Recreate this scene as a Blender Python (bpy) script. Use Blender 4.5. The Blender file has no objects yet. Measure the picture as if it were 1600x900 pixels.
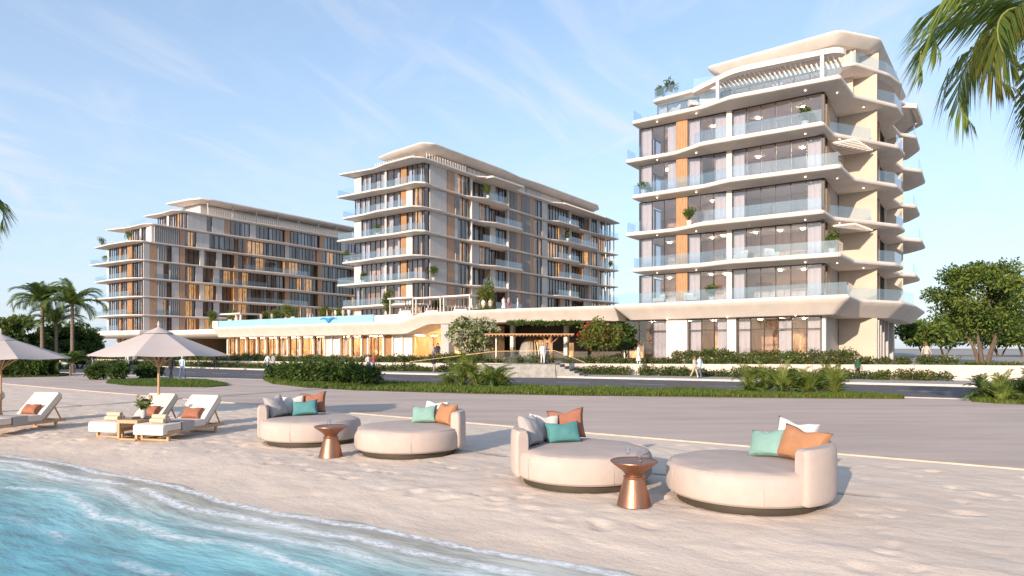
import bpy, bmesh, math, random
import numpy as np
from mathutils import Vector, Matrix, noise, Quaternion
R = math.radians
PI = math.pi
sc = bpy.context.scene
col = sc.collection

# ------------------------------------------------------------------ camera, sky, sun, exposure
CAM_H = 2.3
F = 1030.0            # focal length in pixels of a 1600 px wide frame
HZ = 544.0            # horizon row
cam_d = bpy.data.cameras.new('camera')
cam = bpy.data.objects.new('camera', cam_d)
col.objects.link(cam)
cam.location = (0, 0, CAM_H)
cam.rotation_euler = (R(90), 0, 0)
cam_d.sensor_width = 36
cam_d.lens = 36 * F / 1600
cam_d.shift_y = (HZ - 450) / 1600
cam_d.clip_start = 0.1
cam_d.clip_end = 8000
sc.camera = cam

SUN_EL, SUN_AZ = 16.0, 211.0      # azimuth clockwise from +Y: low sun behind the left shoulder
world = bpy.data.worlds.new('World')
sc.world = world
world.use_nodes = True
def build_world():
    nt = world.node_tree
    nt.nodes.clear()
    N, L = nt.nodes.new, nt.links.new
    out = N('ShaderNodeOutputWorld'); bg = N('ShaderNodeBackground')
    L(bg.outputs[0], out.inputs[0])
    bg.inputs[1].default_value = 0.135
    sky = N('ShaderNodeTexSky'); sky.sky_type = 'NISHITA'; sky.sun_disc = False
    sky.sun_elevation = R(SUN_EL); sky.sun_rotation = R(SUN_AZ)
    sky.air_density = 1.0; sky.dust_density = 0.6; sky.ozone_density = 1.9
    tc = N('ShaderNodeTexCoord')
    sep = N('ShaderNodeSeparateXYZ'); L(tc.outputs['Generated'], sep.inputs[0])
    def m(op, a, b=None, clamp=False):
        n = N('ShaderNodeMath'); n.operation = op; n.use_clamp = clamp
        for i, v in enumerate((a, b)):
            if v is None: continue
            if isinstance(v, (int, float)): n.inputs[i].default_value = v
            else: L(v, n.inputs[i])
        return n.outputs[0]
    z = m('MAXIMUM', sep.outputs[2], 0.0)
    den = m('ADD', z, 0.10)
    px, py = m('DIVIDE', sep.outputs[0], den), m('DIVIDE', sep.outputs[1], den)
    comb = N('ShaderNodeCombineXYZ'); L(px, comb.inputs[0]); L(py, comb.inputs[1])
    def streaks(rot, scale, loc, nscale, lo, hi, detail=9, dist=1.9):
        m0 = N('ShaderNodeMapping'); m0.inputs['Rotation'].default_value = (0, 0, R(rot)); L(comb.outputs[0], m0.inputs[0])
        mp = N('ShaderNodeMapping')
        mp.inputs['Scale'].default_value = scale; mp.inputs['Location'].default_value = loc
        L(m0.outputs[0], mp.inputs[0])
        t = N('ShaderNodeTexNoise'); t.inputs['Scale'].default_value = nscale; t.inputs['Detail'].default_value = detail
        t.inputs['Roughness'].default_value = .58; t.inputs['Distortion'].default_value = dist
        L(mp.outputs[0], t.inputs['Vector'])
        r = N('ShaderNodeMapRange'); r.inputs['From Min'].default_value = lo; r.inputs['From Max'].default_value = hi
        r.interpolation_type = 'SMOOTHSTEP'
        L(t.outputs[0], r.inputs['Value'])
        return r.outputs[0]
    a = streaks(-62, (.45, 1.3, 1), (1.3, .4, 0), 1.5, .45, .72)
    b = streaks(58, (.5, 1.4, 1), (4.1, 2.0, 0), 1.35, .47, .76)
    c = streaks(8, (.7, 2.2, 1), (7.7, 3.1, 0), 3.2, .50, .74, 10, .6)
    w = streaks(0, (.5, .5, 1), (2.2, 5.0, 0), .9, .42, .68, 3, .3)
    cl = m('MAXIMUM', m('MAXIMUM', a, b), m('MULTIPLY', c, m('MULTIPLY', w, .6)))
    cl = m('MULTIPLY', cl, m('ADD', m('MULTIPLY', w, .7), .3))
    # horizon brightening mixed into the sky colour as a pale veil
    veil = N('ShaderNodeMapRange'); veil.inputs['From Min'].default_value = .0; veil.inputs['From Max'].default_value = .55
    veil.inputs['To Min'].default_value = .80; veil.inputs['To Max'].default_value = .15
    L(sep.outputs[2], veil.inputs['Value'])
    mixv = N('ShaderNodeMixRGB'); L(veil.outputs[0], mixv.inputs[0]); L(sky.outputs[0], mixv.inputs[1])
    mixv.inputs[2].default_value = (2.1, 2.5, 3.15, 1)
    mix = N('ShaderNodeMixRGB'); L(m('MULTIPLY', cl, .78), mix.inputs[0]); L(mixv.outputs[0], mix.inputs[1])
    mix.inputs[2].default_value = (3.0, 3.15, 3.5, 1)
    L(mix.outputs[0], bg.inputs[0])
build_world()

sun_d = bpy.data.lights.new('sun', 'SUN')
sun = bpy.data.objects.new('sun', sun_d); col.objects.link(sun)
sun_d.energy = 3.15; sun_d.angle = R(0.6); sun_d.color = (1.0, .82, .65)
sdir = Vector((math.sin(R(SUN_AZ)) * math.cos(R(SUN_EL)), math.cos(R(SUN_AZ)) * math.cos(R(SUN_EL)), math.sin(R(SUN_EL))))
sun.rotation_euler = sdir.to_track_quat('Z', 'Y').to_euler()
vs = sc.view_settings
vs.view_transform = 'Standard'; vs.look = 'None'; vs.gamma = 1.0; vs.exposure = 1.1
sc.cycles.transparent_max_bounces = 16
sc.cycles.max_bounces = 7
sc.cycles.diffuse_bounces = 3
sc.cycles.glossy_bounces = 3
sc.cycles.caustics_reflective = False
sc.cycles.caustics_refractive = False
sc.cycles.use_denoising = True

# ------------------------------------------------------------------ the place's own axes
TH = R(35.3)
CT, ST = math.cos(TH), math.sin(TH)
OX, OY = 27.3, 58.0
def W(s, d, z=0.0):          # s metres left along the seafront from the right building's corner, d metres inland
    return Vector((OX - CT*s + ST*d, OY + ST*s + CT*d, z))
def G(px, py, z=0.0):        # ground point seen at a pixel of the 1600x900 photograph
    Y = (CAM_H - z) * F / (py - HZ)
    return Vector(((px - 800) / F * Y, Y, z))
def SD(p):                   # world -> (s, d)
    x, y = p[0] - OX, p[1] - OY
    return (-CT*x + ST*y, ST*x + CT*y)

# ------------------------------------------------------------------ materials
MATS = {}
def nodes(mt):
    nt = mt.node_tree
    return nt, nt.nodes.new, nt.links.new
def mat(name, c, rough=.7, var=.12, scale=3.0, bump=.0, bscale=40., metal=0., spec=.4, stretch=(1, 1, 1), c2=None, coord='Object', dist=.02, trans=0.):
    if name in MATS: return MATS[name]
    mt = bpy.data.materials.new(name); mt.use_nodes = True
    nt, N, L = nodes(mt)
    p = nt.nodes['Principled BSDF']
    p.inputs['Roughness'].default_value = rough; p.inputs['Metallic'].default_value = metal
    p.inputs['Specular IOR Level'].default_value = spec
    tc = N('ShaderNodeTexCoord'); mp = N('ShaderNodeMapping'); L(tc.outputs[coord], mp.inputs[0])
    mp.inputs['Scale'].default_value = stretch
    no = N('ShaderNodeTexNoise'); no.inputs['Scale'].default_value = scale; no.inputs['Detail'].default_value = 6
    no.inputs['Roughness'].default_value = .6
    L(mp.outputs[0], no.inputs['Vector'])
    mx = N('ShaderNodeMixRGB')
    rr = N('ShaderNodeMapRange'); rr.inputs['From Min'].default_value = .3; rr.inputs['From Max'].default_value = .7
    L(no.outputs[0], rr.inputs[0]); L(rr.outputs[0], mx.inputs[0])
    d = c2 if c2 else tuple(min(1, v * (1 + var)) for v in c)
    e = c if c2 else tuple(v * (1 - var) for v in c)
    mx.inputs[1].default_value = (*e, 1); mx.inputs[2].default_value = (*d, 1)
    L(mx.outputs[0], p.inputs['Base Color'])
    if bump:
        n2 = N('ShaderNodeTexNoise'); n2.inputs['Scale'].default_value = bscale; n2.inputs['Detail'].default_value = 5
        L(mp.outputs[0], n2.inputs['Vector'])
        b = N('ShaderNodeBump'); b.inputs['Strength'].default_value = bump; b.inputs['Distance'].default_value = dist
        L(n2.outputs[0], b.inputs['Height']); L(b.outputs[0], p.inputs['Normal'])
    MATS[name] = mt
    return mt
def leafmat(name, c, tr=.42):
    mt = bpy.data.materials.new(name); mt.use_nodes = True
    nt, N, L = nodes(mt)
    p = nt.nodes['Principled BSDF']; out = nt.nodes['Material Output']
    p.inputs['Roughness'].default_value = .55; p.inputs['Specular IOR Level'].default_value = .25
    tc = N('ShaderNodeTexCoord'); no = N('ShaderNodeTexNoise'); no.inputs['Scale'].default_value = 2.2; no.inputs['Detail'].default_value = 4
    L(tc.outputs['Object'], no.inputs['Vector'])
    mx = N('ShaderNodeMixRGB'); L(no.outputs[0], mx.inputs[0])
    mx.inputs[1].default_value = (c[0]*.65, c[1]*.7, c[2]*.7, 1); mx.inputs[2].default_value = (c[0]*1.4, c[1]*1.3, c[2]*1.1, 1)
    L(mx.outputs[0], p.inputs['Base Color'])
    t = N('ShaderNodeBsdfTranslucent'); L(mx.outputs[0], t.inputs[0])
    ms = N('ShaderNodeMixShader'); ms.inputs[0].default_value = tr
    L(p.outputs[0], ms.inputs[1]); L(t.outputs[0], ms.inputs[2]); L(ms.outputs[0], out.inputs[0])
    MATS[name] = mt
    return mt
def glassmat(name, tint, base=.10, rough=.0, haze=0., hazec=(.6, .75, .9), gain=1.0):
    mt = bpy.data.materials.new(name); mt.use_nodes = True
    nt, N, L = nodes(mt); nt.nodes.clear()
    out = N('ShaderNodeOutputMaterial')
    tr = N('ShaderNodeBsdfTransparent'); tr.inputs[0].default_value = (*tint, 1)
    gl = N('ShaderNodeBsdfGlossy'); gl.inputs['Roughness'].default_value = rough; gl.inputs[0].default_value = (.95, .97, 1, 1)
    fr = N('ShaderNodeFresnel'); fr.inputs[0].default_value = 1.52
    a = N('ShaderNodeMath'); a.operation = 'MULTIPLY_ADD'; a.use_clamp = True
    L(fr.outputs[0], a.inputs[0]); a.inputs[1].default_value = gain; a.inputs[2].default_value = base
    # panes are never perfectly flat: a faint waviness breaks up the reflections
    tc = N('ShaderNodeTexCoord'); no = N('ShaderNodeTexNoise'); no.inputs['Scale'].default_value = .9; no.inputs['Detail'].default_value = 1
    L(tc.outputs['Object'], no.inputs['Vector'])
    bp = N('ShaderNodeBump'); bp.inputs['Strength'].default_value = .12; bp.inputs['Distance'].default_value = .05
    L(no.outputs[0], bp.inputs['Height']); L(bp.outputs[0], gl.inputs['Normal'])
    # the inner face of a pane adds no second mirror
    ge = N('ShaderNodeNewGeometry'); iv = N('ShaderNodeMath'); iv.operation = 'SUBTRACT'; iv.inputs[0].default_value = 1; L(ge.outputs['Backfacing'], iv.inputs[1])
    mu = N('ShaderNodeMath'); mu.operation = 'MULTIPLY'; L(a.outputs[0], mu.inputs[0]); L(iv.outputs[0], mu.inputs[1])
    m1 = N('ShaderNodeMixShader'); L(mu.outputs[0], m1.inputs[0])
    if haze:
        df = N('ShaderNodeBsdfDiffuse'); df.inputs[0].default_value = (*hazec, 1)
        m0 = N('ShaderNodeMixShader'); m0.inputs[0].default_value = haze
        L(tr.outputs[0], m0.inputs[1]); L(df.outputs[0], m0.inputs[2]); L(m0.outputs[0], m1.inputs[1])
    else:
        L(tr.outputs[0], m1.inputs[1])
    L(gl.outputs[0], m1.inputs[2]); L(m1.outputs[0], out.inputs[0])
    MATS[name] = mt
    return mt
def emitmat(name, c, s, c2=None, scale=2., stretch=(1, 1, 1)):
    mt = bpy.data.materials.new(name); mt.use_nodes = True
    nt, N, L = nodes(mt); p = nt.nodes['Principled BSDF']
    p.inputs['Base Color'].default_value = (*c, 1)
    p.inputs['Emission Color'].default_value = (*c, 1); p.inputs['Emission Strength'].default_value = s
    if c2:
        tc = N('ShaderNodeTexCoord'); mp = N('ShaderNodeMapping'); mp.inputs['Scale'].default_value = stretch
        L(tc.outputs['Object'], mp.inputs[0])
        no = N('ShaderNodeTexNoise'); no.inputs['Scale'].default_value = scale; no.inputs['Detail'].default_value = 4
        L(mp.outputs[0], no.inputs['Vector'])
        rr = N('ShaderNodeMapRange'); rr.inputs[1].default_value = .38; rr.inputs[2].default_value = .62; L(no.outputs[0], rr.inputs[0])
        mx = N('ShaderNodeMixRGB'); L(rr.outputs[0], mx.inputs[0]); mx.inputs[1].default_value = (*c, 1); mx.inputs[2].default_value = (*c2, 1)
        L(mx.outputs[0], p.inputs['Emission Color']); L(mx.outputs[0], p.inputs['Base Color'])
    MATS[name] = mt
    return mt
render_white = mat('white_render', (.67, .60, .54), .75, .08, .5, .15, 60, stretch=(1.5, 1.5, .35))
beige = mat('beige_render', (.50, .42, .34), .8, .06, .5, .2, 50)
greyp = mat('grey_panel', (.52, .475, .44), .6, .06, .8)
greyd = mat('grey_fin', (.40, .375, .36), .5, .08, .8)
wood = mat('warm_wood', (.42, .23, .11), .5, .25, 2.5, .2, 20, stretch=(6, 6, .5))
terra = mat('terracotta_panel', (.46, .27, .17), .6, .12, 1.5, stretch=(3, 3, .4))
frame_dark = mat('bronze_frame', (.045, .038, .033), .4, .1, 4, metal=.3)
soffit_m = render_white
interior = mat('interior_plaster', (.68, .51, .41), .8, .06, .4)
interior_wood = mat('interior_wood', (.42, .26, .15), .5, .25, 1.2, stretch=(4, 4, .4))
curtain_m = mat('curtain_fabric', (.60, .58, .58), .9, .06, 3)
concrete = mat('concrete', (.36, .34, .33), .85, .08, 1.2, .25, 30)
stone = mat('grey_stone', (.30, .285, .26), .85, .25, 3.5, .5, 12)
asphalt = mat('asphalt', (.105, .100, .108), .8, .18, 1.5, .4, 80)
paint = mat('road_paint', (.62, .61, .59), .7, .15, 2)
kerbm = mat('kerb_stone', (.52, .48, .44), .8, .1, 2, .2, 30)
wallm = mat('wall_render', (.60, .51, .44), .85, .06, .7, .25, 40)
deckm = mat('deck_tile', (.50, .45, .40), .7, .08, 2)
soil = mat('soil', (.09, .065, .045), .95, .3, 4, .5, 20)
fabric_cream = mat('cream_upholstery', (.455, .375, .335), .9, .05, 5, .25, 160, dist=.004)
cushion_white = mat('white_cushion', (.60, .54, .50), .9, .05, 5, .2, 140, dist=.004)
mattress_w = mat('lounger_mattress', (.66, .58, .51), .9, .04, 4, .15, 140, dist=.004)
fabric_grey = mat('grey_cushion', (.36, .335, .33), .9, .06, 5, .25, 140, dist=.004)
fabric_teal = mat('teal_cushion', (.075, .225, .23), .85, .1, 5, .25, 140, dist=.004)
fabric_mint = mat('mint_cushion', (.20, .34, .30), .85, .1, 5, .25, 140, dist=.004)
fabric_terra = mat('terracotta_cushion', (.31, .125, .075), .85, .1, 5, .25, 140, dist=.004)
fabric_orange = mat('orange_cushion', (.37, .18, .09), .85, .1, 5, .25, 140, dist=.004)
plinth_m = mat('bronze_plinth', (.085, .072, .055), .45, .1, 3, metal=.4)
copper = mat('brushed_copper', (.33, .165, .105), .40, .18, 4, .12, 30, metal=.85, stretch=(1, 1, .25))
teak = mat('teak', (.50, .31, .17), .55, .2, 4, .15, 30, stretch=(6, 6, .6))
canvas_m = mat('umbrella_canvas', (.52, .45, .42), .9, .04, 2, .1, 120)
dark_tray = mat('dark_tray', (.03, .025, .025), .4)
bark = mat('bark', (.13, .095, .065), .9, .3, 5, .7, 14, stretch=(1, 1, .4))
palm_bark = mat('palm_bark', (.19, .145, .11), .9, .3, 7, .8, 10, stretch=(.6, .6, 3))
gold = mat('gold_rib', (.46, .31, .14), .45, .1, 4, metal=.3)
L_dark = leafmat('leaf_dark', (.065, .110, .032))
L_mid = leafmat('leaf_mid', (.100, .165, .036))
L_light = leafmat('leaf_light', (.185, .245, .055))
L_olive = leafmat('leaf_olive', (.16, .155, .04))
L_yellow = leafmat('leaf_yellow', (.34, .27, .05), .45)
L_hedge = leafmat('leaf_hedge', (.105, .130, .045))
L_purple = leafmat('leaf_purple', (.16, .085, .10))
fl_white = leafmat('petal_white', (.62, .60, .50))
fl_red = leafmat('petal_red', (.42, .045, .03))
fl_pink = leafmat('petal_pink', (.62, .30, .30))
grassm = leafmat('grass_blade', (.10, .165, .03))
grassm2 = leafmat('grass_blade_pale', (.17, .20, .045))
glass_win = glassmat('window_glass', (.89, .88, .90), .06, gain=1.5)
glass_clear = glassmat('restaurant_glass', (.90, .90, .90), .02)
glass_dark = glassmat('window_glass_far', (.84, .83, .82), .05, gain=1.1)
glass_rail = glassmat('balustrade_glass', (.86, .93, .97), .06, haze=.06, hazec=(.5, .68, .8))
glass_drink = glassmat('drinking_glass', (.93, .95, .97), .06)
lampm = emitmat('lamp_glow', (1.0, .74, .46), 30.0)
downm = emitmat('downlight_glow', (1.0, .85, .65), 3.0)
glow_wall = emitmat('lit_room', (.66, .38, .16), .70, (.30, .16, .07), 1.3, (2.5, 2.5, .5))  # wall surface glows by itself, standing in for the light inside lit rooms
pool_water = mat('pool_water', (.22, .50, .66), .06, .12, 1.5, .2, 5, spec=.6)
pool_panel = mat('pool_panel', (.25, .43, .55), .1, .08, .6, spec=.5)
blue_m = mat('blue_mosaic', (.03, .24, .48), .35, .25, 4)
brick_red = mat('ochre_wall', (.50, .23, .11), .8, .1, 1)

# ------------------------------------------------------------------ mesh helpers
class MB:
    def __init__(s): s.v, s.f, s.m = [], [], []
    def add(s, vs, fs, mi=0):
        o = len(s.v); s.v += [tuple(v) for v in vs]
        for f in fs: s.f.append(tuple(i + o for i in f)); s.m.append(mi)
        return s
    def box(s, x0, x1, y0, y1, z0, z1, mi=0, M=None):
        vs = [Vector((x, y, z)) for z in (z0, z1) for x, y in ((x0, y0), (x1, y0), (x1, y1), (x0, y1))]
        if M is not None: vs = [M @ v for v in vs]
        return s.add(vs, [(3, 2, 1, 0), (4, 5, 6, 7), (0, 1, 5, 4), (1, 2, 6, 5), (2, 3, 7, 6), (3, 0, 4, 7)], mi)
    def bar(s, a, b, w, h=None, mi=0):
        a, b = Vector(a), Vector(b); h = h or w
        d = b - a; q = d.to_track_quat('X', 'Z').to_matrix().to_4x4()
        return s.box(0, d.length, -w/2, w/2, -h/2, h/2, mi, Matrix.Translation(a) @ q)
    def tube(s, pts, rad, n=8, mi=0, cap=True):
        pts = [Vector(p) for p in pts]
        if not isinstance(rad, (list, tuple)): rad = [rad] * len(pts)
        vs, fs = [], []
        up = Vector((0, 0, 1)); prev = None
        for i, p in enumerate(pts):
            t = (pts[min(i+1, len(pts)-1)] - pts[max(i-1, 0)]).normalized()
            if prev is None:
                a = t.orthogonal().normalized()
            else:
                a = (prev - t * prev.dot(t)).normalized()
            prev = a; b = t.cross(a)
            for k in range(n):
                an = 2*PI*k/n
                vs.append(p + (a*math.cos(an) + b*math.sin(an)) * rad[i])
        for i in range(len(pts)-1):
            for k in range(n):
                fs.append((i*n+k, i*n+(k+1) % n, (i+1)*n+(k+1) % n, (i+1)*n+k))
        if cap: fs += [tuple(range(n-1, -1, -1)), tuple((len(pts)-1)*n+k for k in range(n))]
        return s.add(vs, fs, mi)
    def lathe(s, prof, n=32, c=(0, 0, 0), mi=0, cap=True):
        vs, fs = [], []
        for r, z in prof:
            for k in range(n):
                a = 2*PI*k/n; vs.append((c[0]+r*math.cos(a), c[1]+r*math.sin(a), c[2]+z))
        for i in range(len(prof)-1):
            for k in range(n): fs.append((i*n+k, i*n+(k+1) % n, (i+1)*n+(k+1) % n, (i+1)*n+k))
        if cap: fs += [tuple(range(n-1, -1, -1)), tuple((len(prof)-1)*n+k for k in range(n))]
        return s.add(vs, fs, mi)
    def rings(s, rings, mi=0, capb=True, capt=True):
        n = len(rings[0]); vs, fs = [], []
        for r in rings: vs += r
        for i in range(len(rings)-1):
            for k in range(n): fs.append((i*n+k, i*n+(k+1) % n, (i+1)*n+(k+1) % n, (i+1)*n+k))
        if capb: fs.append(tuple(range(n-1, -1, -1)))
        if capt: fs.append(tuple((len(rings)-1)*n+k for k in range(n)))
        return s.add(vs, fs, mi)
    def mesh(s, name, mats, smooth=False):
        me = bpy.data.meshes.new(name)
        me.from_pydata(s.v, [], s.f)
        for m_ in (mats if isinstance(mats, (list, tuple)) else [mats]): me.materials.append(m_)
        if any(s.m): me.polygons.foreach_set('material_index', s.m)
        if smooth:
            me.polygons.foreach_set('use_smooth', [True]*len(me.polygons))
            me.set_sharp_from_angle(angle=R(28))
        me.update()
        return me
    def build(s, name, mats, parent=None, smooth=False, loc=None, rz=0):
        return link(name, s.mesh(name, mats, smooth), parent, loc, rz)
def link(name, data, parent=None, loc=None, rz=0, scale=None):
    o = bpy.data.objects.new(name, data); col.objects.link(o)
    if parent is not None: o.parent = parent
    if loc is not None: o.location = loc
    if rz: o.rotation_euler = (0, 0, rz)
    if scale: o.scale = scale
    return o
def tag(o, label, cat, group=None, kind=None):
    o['label'] = label; o['category'] = cat
    if group: o['group'] = group
    if kind: o['kind'] = kind
    return o
def thing(name, label, cat, loc=(0, 0, 0), rz=0, group=None):
    o = link(name, None, None, loc, rz); o.empty_display_size = .2
    return tag(o, label, cat, group)
def copy_tree(o, parent=None):
    c = o.copy(); col.objects.link(c)
    if parent is not None: c.parent = parent
    for ch in list(o.children): copy_tree(ch, c)
    return c
def structure(o, kind='structure'):
    o['kind'] = kind; return o
UNIT = MB().box(-.5, .5, -.5, .5, 0, 1).mesh('unit_block', frame_dark)
def inset(poly, d):
    n = len(poly); out = []
    for i in range(n):
        p, a, b = Vector(poly[i]).to_2d(), Vector(poly[i-1]).to_2d(), Vector(poly[(i+1) % n]).to_2d()
        e1, e2 = (p-a).normalized(), (b-p).normalized()
        n1, n2 = Vector((-e1.y, e1.x)), Vector((-e2.y, e2.x))
        m_ = n1 + n2
        k = 1 + n1.dot(n2)
        m_ = m_ / max(k, .35)
        out.append(p + m_ * d)
    return out
def rounded(poly, r=.8, it=3):
    pts = [Vector(p).to_2d() for p in poly]; out = []
    n = len(pts)
    for i in range(n):
        p, a, b = pts[i], pts[i-1], pts[(i+1) % n]
        ra = min(r, (a-p).length*.42); rb = min(r, (b-p).length*.42)
        A, B = p + (a-p).normalized()*ra, p + (b-p).normalized()*rb
        for k in range(it+1):
            t = k/it
            out.append(A*(1-t)**2 + p*2*t*(1-t) + B*t*t)
    return out
def slab_mesh(mb, outline, prof, r=.8, it=3, mi=0):
    r = min(r, .6)
    rg = []
    for ins, z in prof:
        rg.append([(p.x, p.y, z) for p in rounded(inset(outline, ins), r, it)])
    return mb.rings(rg, mi)
def slab(name, outline, z0, z1, parent, m=None, r=.38, deep=1.1):
    h = z1 - z0
    prof = [(deep, z0), (.30, z0+h*.30), (.06, z0+h*.45), (0, z0+h*.62), (0, z1-h*.16), (.05, z1-h*.04), (.14, z1)]
    return slab_mesh(MB(), outline, prof, r).build(name, m or render_white, parent, smooth=True)
RAILS = {}
def balustrade(path, z, parent, hgt=1.05, step=1.9, ins=0.0, seed=0):
    """frameless glass panels standing along a path of local (x, y) points"""
    if 'unit' not in RAILS:
        RAILS['unit'] = MB().box(-.5, .5, -.5, .5, 0, 1).mesh('glass_panel', glass_rail)
    o = MB()
    for a, b in zip(path, path[1:]):
        o.bar((a[0], a[1], z+.035), (b[0], b[1], z+.035), .07, .07)
    b_ = o.build('balustrade', render_white, parent)
    for a, b in zip(path, path[1:]):
        a, b = Vector(a).to_2d(), Vector(b).to_2d(); d = b - a; n = max(1, round(d.length/step))
        for i in range(n):
            c = a + d*((i+.5)/n)
            g = link('glass_panel', RAILS['unit'], b_, (c.x, c.y, z+.07), math.atan2(d.y, d.x), (d.length/n-.03, .025, hgt))
    return b_

# ------------------------------------------------------------------ windows and facade bays (local x along, y inward, z up)
CACHE = {}
def curtain_mesh(w, h):
    k = ('cur', round(w, 2), round(h, 2))
    if k not in CACHE:
        mb = MB(); n = max(4, int(w/.11)); vs = []
        for i in range(n+1):
            x = w*i/n; y = .05*math.sin(i*1.9) + .02*math.sin(i*.7)
            vs += [(x, y, 0), (x, y, h)]
        mb.add(vs, [(2*i, 2*i+2, 2*i+3, 2*i+1) for i in range(n)])
        CACHE[k] = mb.mesh('curtain', curtain_m, True)
    return CACHE[k]
def window(parent, x, y, z0, w, h, n, rz=0, glass=None, sep=True, curtains=(), transom=None, lit=None, fm=None, bar=.07):
    glass = glass or glass_win
    k = ('win', round(w, 2), round(h, 2), n, transom, bar, (fm or frame_dark).name)
    if k not in CACHE:
        mb = MB(); b = bar; dp = .16
        mb.box(0, w, -.03, dp, h-b, h); mb.box(0, w, -.03, dp, 0, b)
        for i in range(n+1):
            xx = min(max(w*i/n, b/2), w-b/2)
            mb.box(xx-b/2, xx+b/2, -.028, dp-.003, b, h-b)
        if transom: mb.box(b, w-b, -.02, dp-.02, h*transom-b/2, h*transom+b/2)
        CACHE[k] = mb.mesh('window', fm or frame_dark)
    o = link('window', CACHE[k], parent, (x, y, z0), rz)
    kp = ('pane', round(w, 2), round(h, 2), n if sep else -n, glass.name)
    if kp not in CACHE:
        pw = w/n
        if sep: CACHE[kp] = MB().box(.035, pw-.035, .06, .08, .07, h-.07).mesh('pane', glass)
        else: CACHE[kp] = MB().box(.035, w-.035, .06, .08, .07, h-.07).mesh('pane', glass)
    for i in range(n if sep else 1):
        link('pane', CACHE[kp], o, (w/n*i, 0, 0))
    for (f0, f1) in curtains:
        link('curtain', curtain_mesh(w*(f1-f0), h-.15), o, (w*f0, .42, .05))
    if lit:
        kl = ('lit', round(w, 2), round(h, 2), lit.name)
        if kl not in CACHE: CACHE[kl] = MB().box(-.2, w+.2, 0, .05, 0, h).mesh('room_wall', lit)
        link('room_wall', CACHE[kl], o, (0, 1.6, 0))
    return o
def panel(parent, kind, x, y, z0, w, h, rz=0):
    k = (kind, round(w, 2), round(h, 2))
    if k not in CACHE:
        mb = MB()
        if kind == 'wood_cladding':
            n = max(3, int(w/.16))
            mb.box(0, w, .05, .2, 0, h)
            for i in range(n): mb.box(w*i/n+.015, w*(i+1)/n-.03, -.03, .05, .01, h-.01)
            CACHE[k] = mb.mesh(kind, wood)
        elif kind == 'terracotta_panel':
            n = 2
            mb.box(0, w, .03, .2, 0, h)
            for i in range(n): mb.box(w*i/n+.01, w*(i+1)/n-.01, -.02, .03, .01, h-.01)
            CACHE[k] = mb.mesh(kind, terra)
        elif kind == 'grey_panel':
            n = max(1, round(w/1.5))
            mb.box(0, w, .03, .2, 0, h)
            for i in range(n): mb.box(w*i/n+.012, w*(i+1)/n-.012, -.02, .03, .01, h-.01)
            CACHE[k] = mb.mesh(kind, greyp)
        elif kind == 'fin_screen':
            n = max(4, int(w/.42))
            mb.box(0, w, .1, .2, 0, h)
            for i in range(n): mb.box(w*(i+.5)/n-.05, w*(i+.5)/n+.05, -.16, .1, .01, h-.01)
            CACHE[k] = mb.mesh(kind, greyd)
        elif kind == 'pillar':
            mb.box(0, w, -.06, .4, 0, h)
            CACHE[k] = mb.mesh(kind, render_white)
    return link(kind, CACHE[k], parent, (x, y, z0), rz)
PN = {'W': 'wood_cladding', 'T': 'terracotta_panel', 'P': 'grey_panel', 'F': 'fin_screen', 'C': 'pillar'}
def facade(parent, origin, rz, bays, z0, z1, rng, glass, lit_p=.3, sep=False, pane_w=1.15):
    """bays: (start, end, type) along the wall; recess of glass varies bay by bay"""
    c, s_ = math.cos(rz), math.sin(rz)
    def P(a, inn): return (origin[0] + c*a - s_*inn, origin[1] + s_*a + c*inn)
    for (a, b, t) in bays:
        w = b - a
        if t in 'GBH':
            rec = {'G': .12, 'B': 1.3, 'H': .5}[t]
            x, y = P(a, rec)
            r_ = rng.random()
            cur = []
            if rng.random() < .65: cur = [(0, rng.uniform(.18, .45))]
            if rng.random() < .55: cur.append((rng.uniform(.65, .8), 1))
            window(parent, x, y, z0, w, z1-z0, max(1, round(w/pane_w)), rz, glass, sep, cur, lit=glow_wall if r_ < lit_p else None)
        elif t in PN:
            x, y = P(a, 0.0)
            panel(parent, PN[t], x, y, z0, w, z1-z0, rz)
def downlights(pts, z, parent):
    if 'down' not in CACHE: CACHE['down'] = MB().lathe([(.06, 0), (.06, .03)], 10).mesh('downlight', downm)
    for (x, y) in pts: link('downlight', CACHE['down'], parent, (x, y, z-.012))

# ------------------------------------------------------------------ ground, sand, water, pavement, road
def poly_sheet(name, pts, z, m, kind='structure', thick=None):
    mb = MB()
    if thick: mb.rings([[(p[0], p[1], z-thick) for p in pts], [(p[0], p[1], z) for p in pts]])
    else: mb.add([(p[0], p[1], z) for p in pts], [tuple(range(len(pts)))])
    return structure(mb.build(name, m), kind)
gm = mat('far_ground', (.30, .27, .24), .95, .12, .05)
g_ = [W(3000, -47, -.06), W(-3000, -47, -.06), W(-3000, 4000, -.06), W(3000, 4000, -.06)]
poly_sheet('ground', g_, -.06, gm)
# sea behind the left building, far off
sea_m = mat('far_sea', (.20, .25, .29), .25, .1, .02, .3, .4, stretch=(1, 1, 1))
poly_sheet('sea', [W(210, -46, 0), W(210, 3900, 0), W(2900, 3900, 0), W(2900, -46, 0)][::-1], -.045, sea_m)

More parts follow.
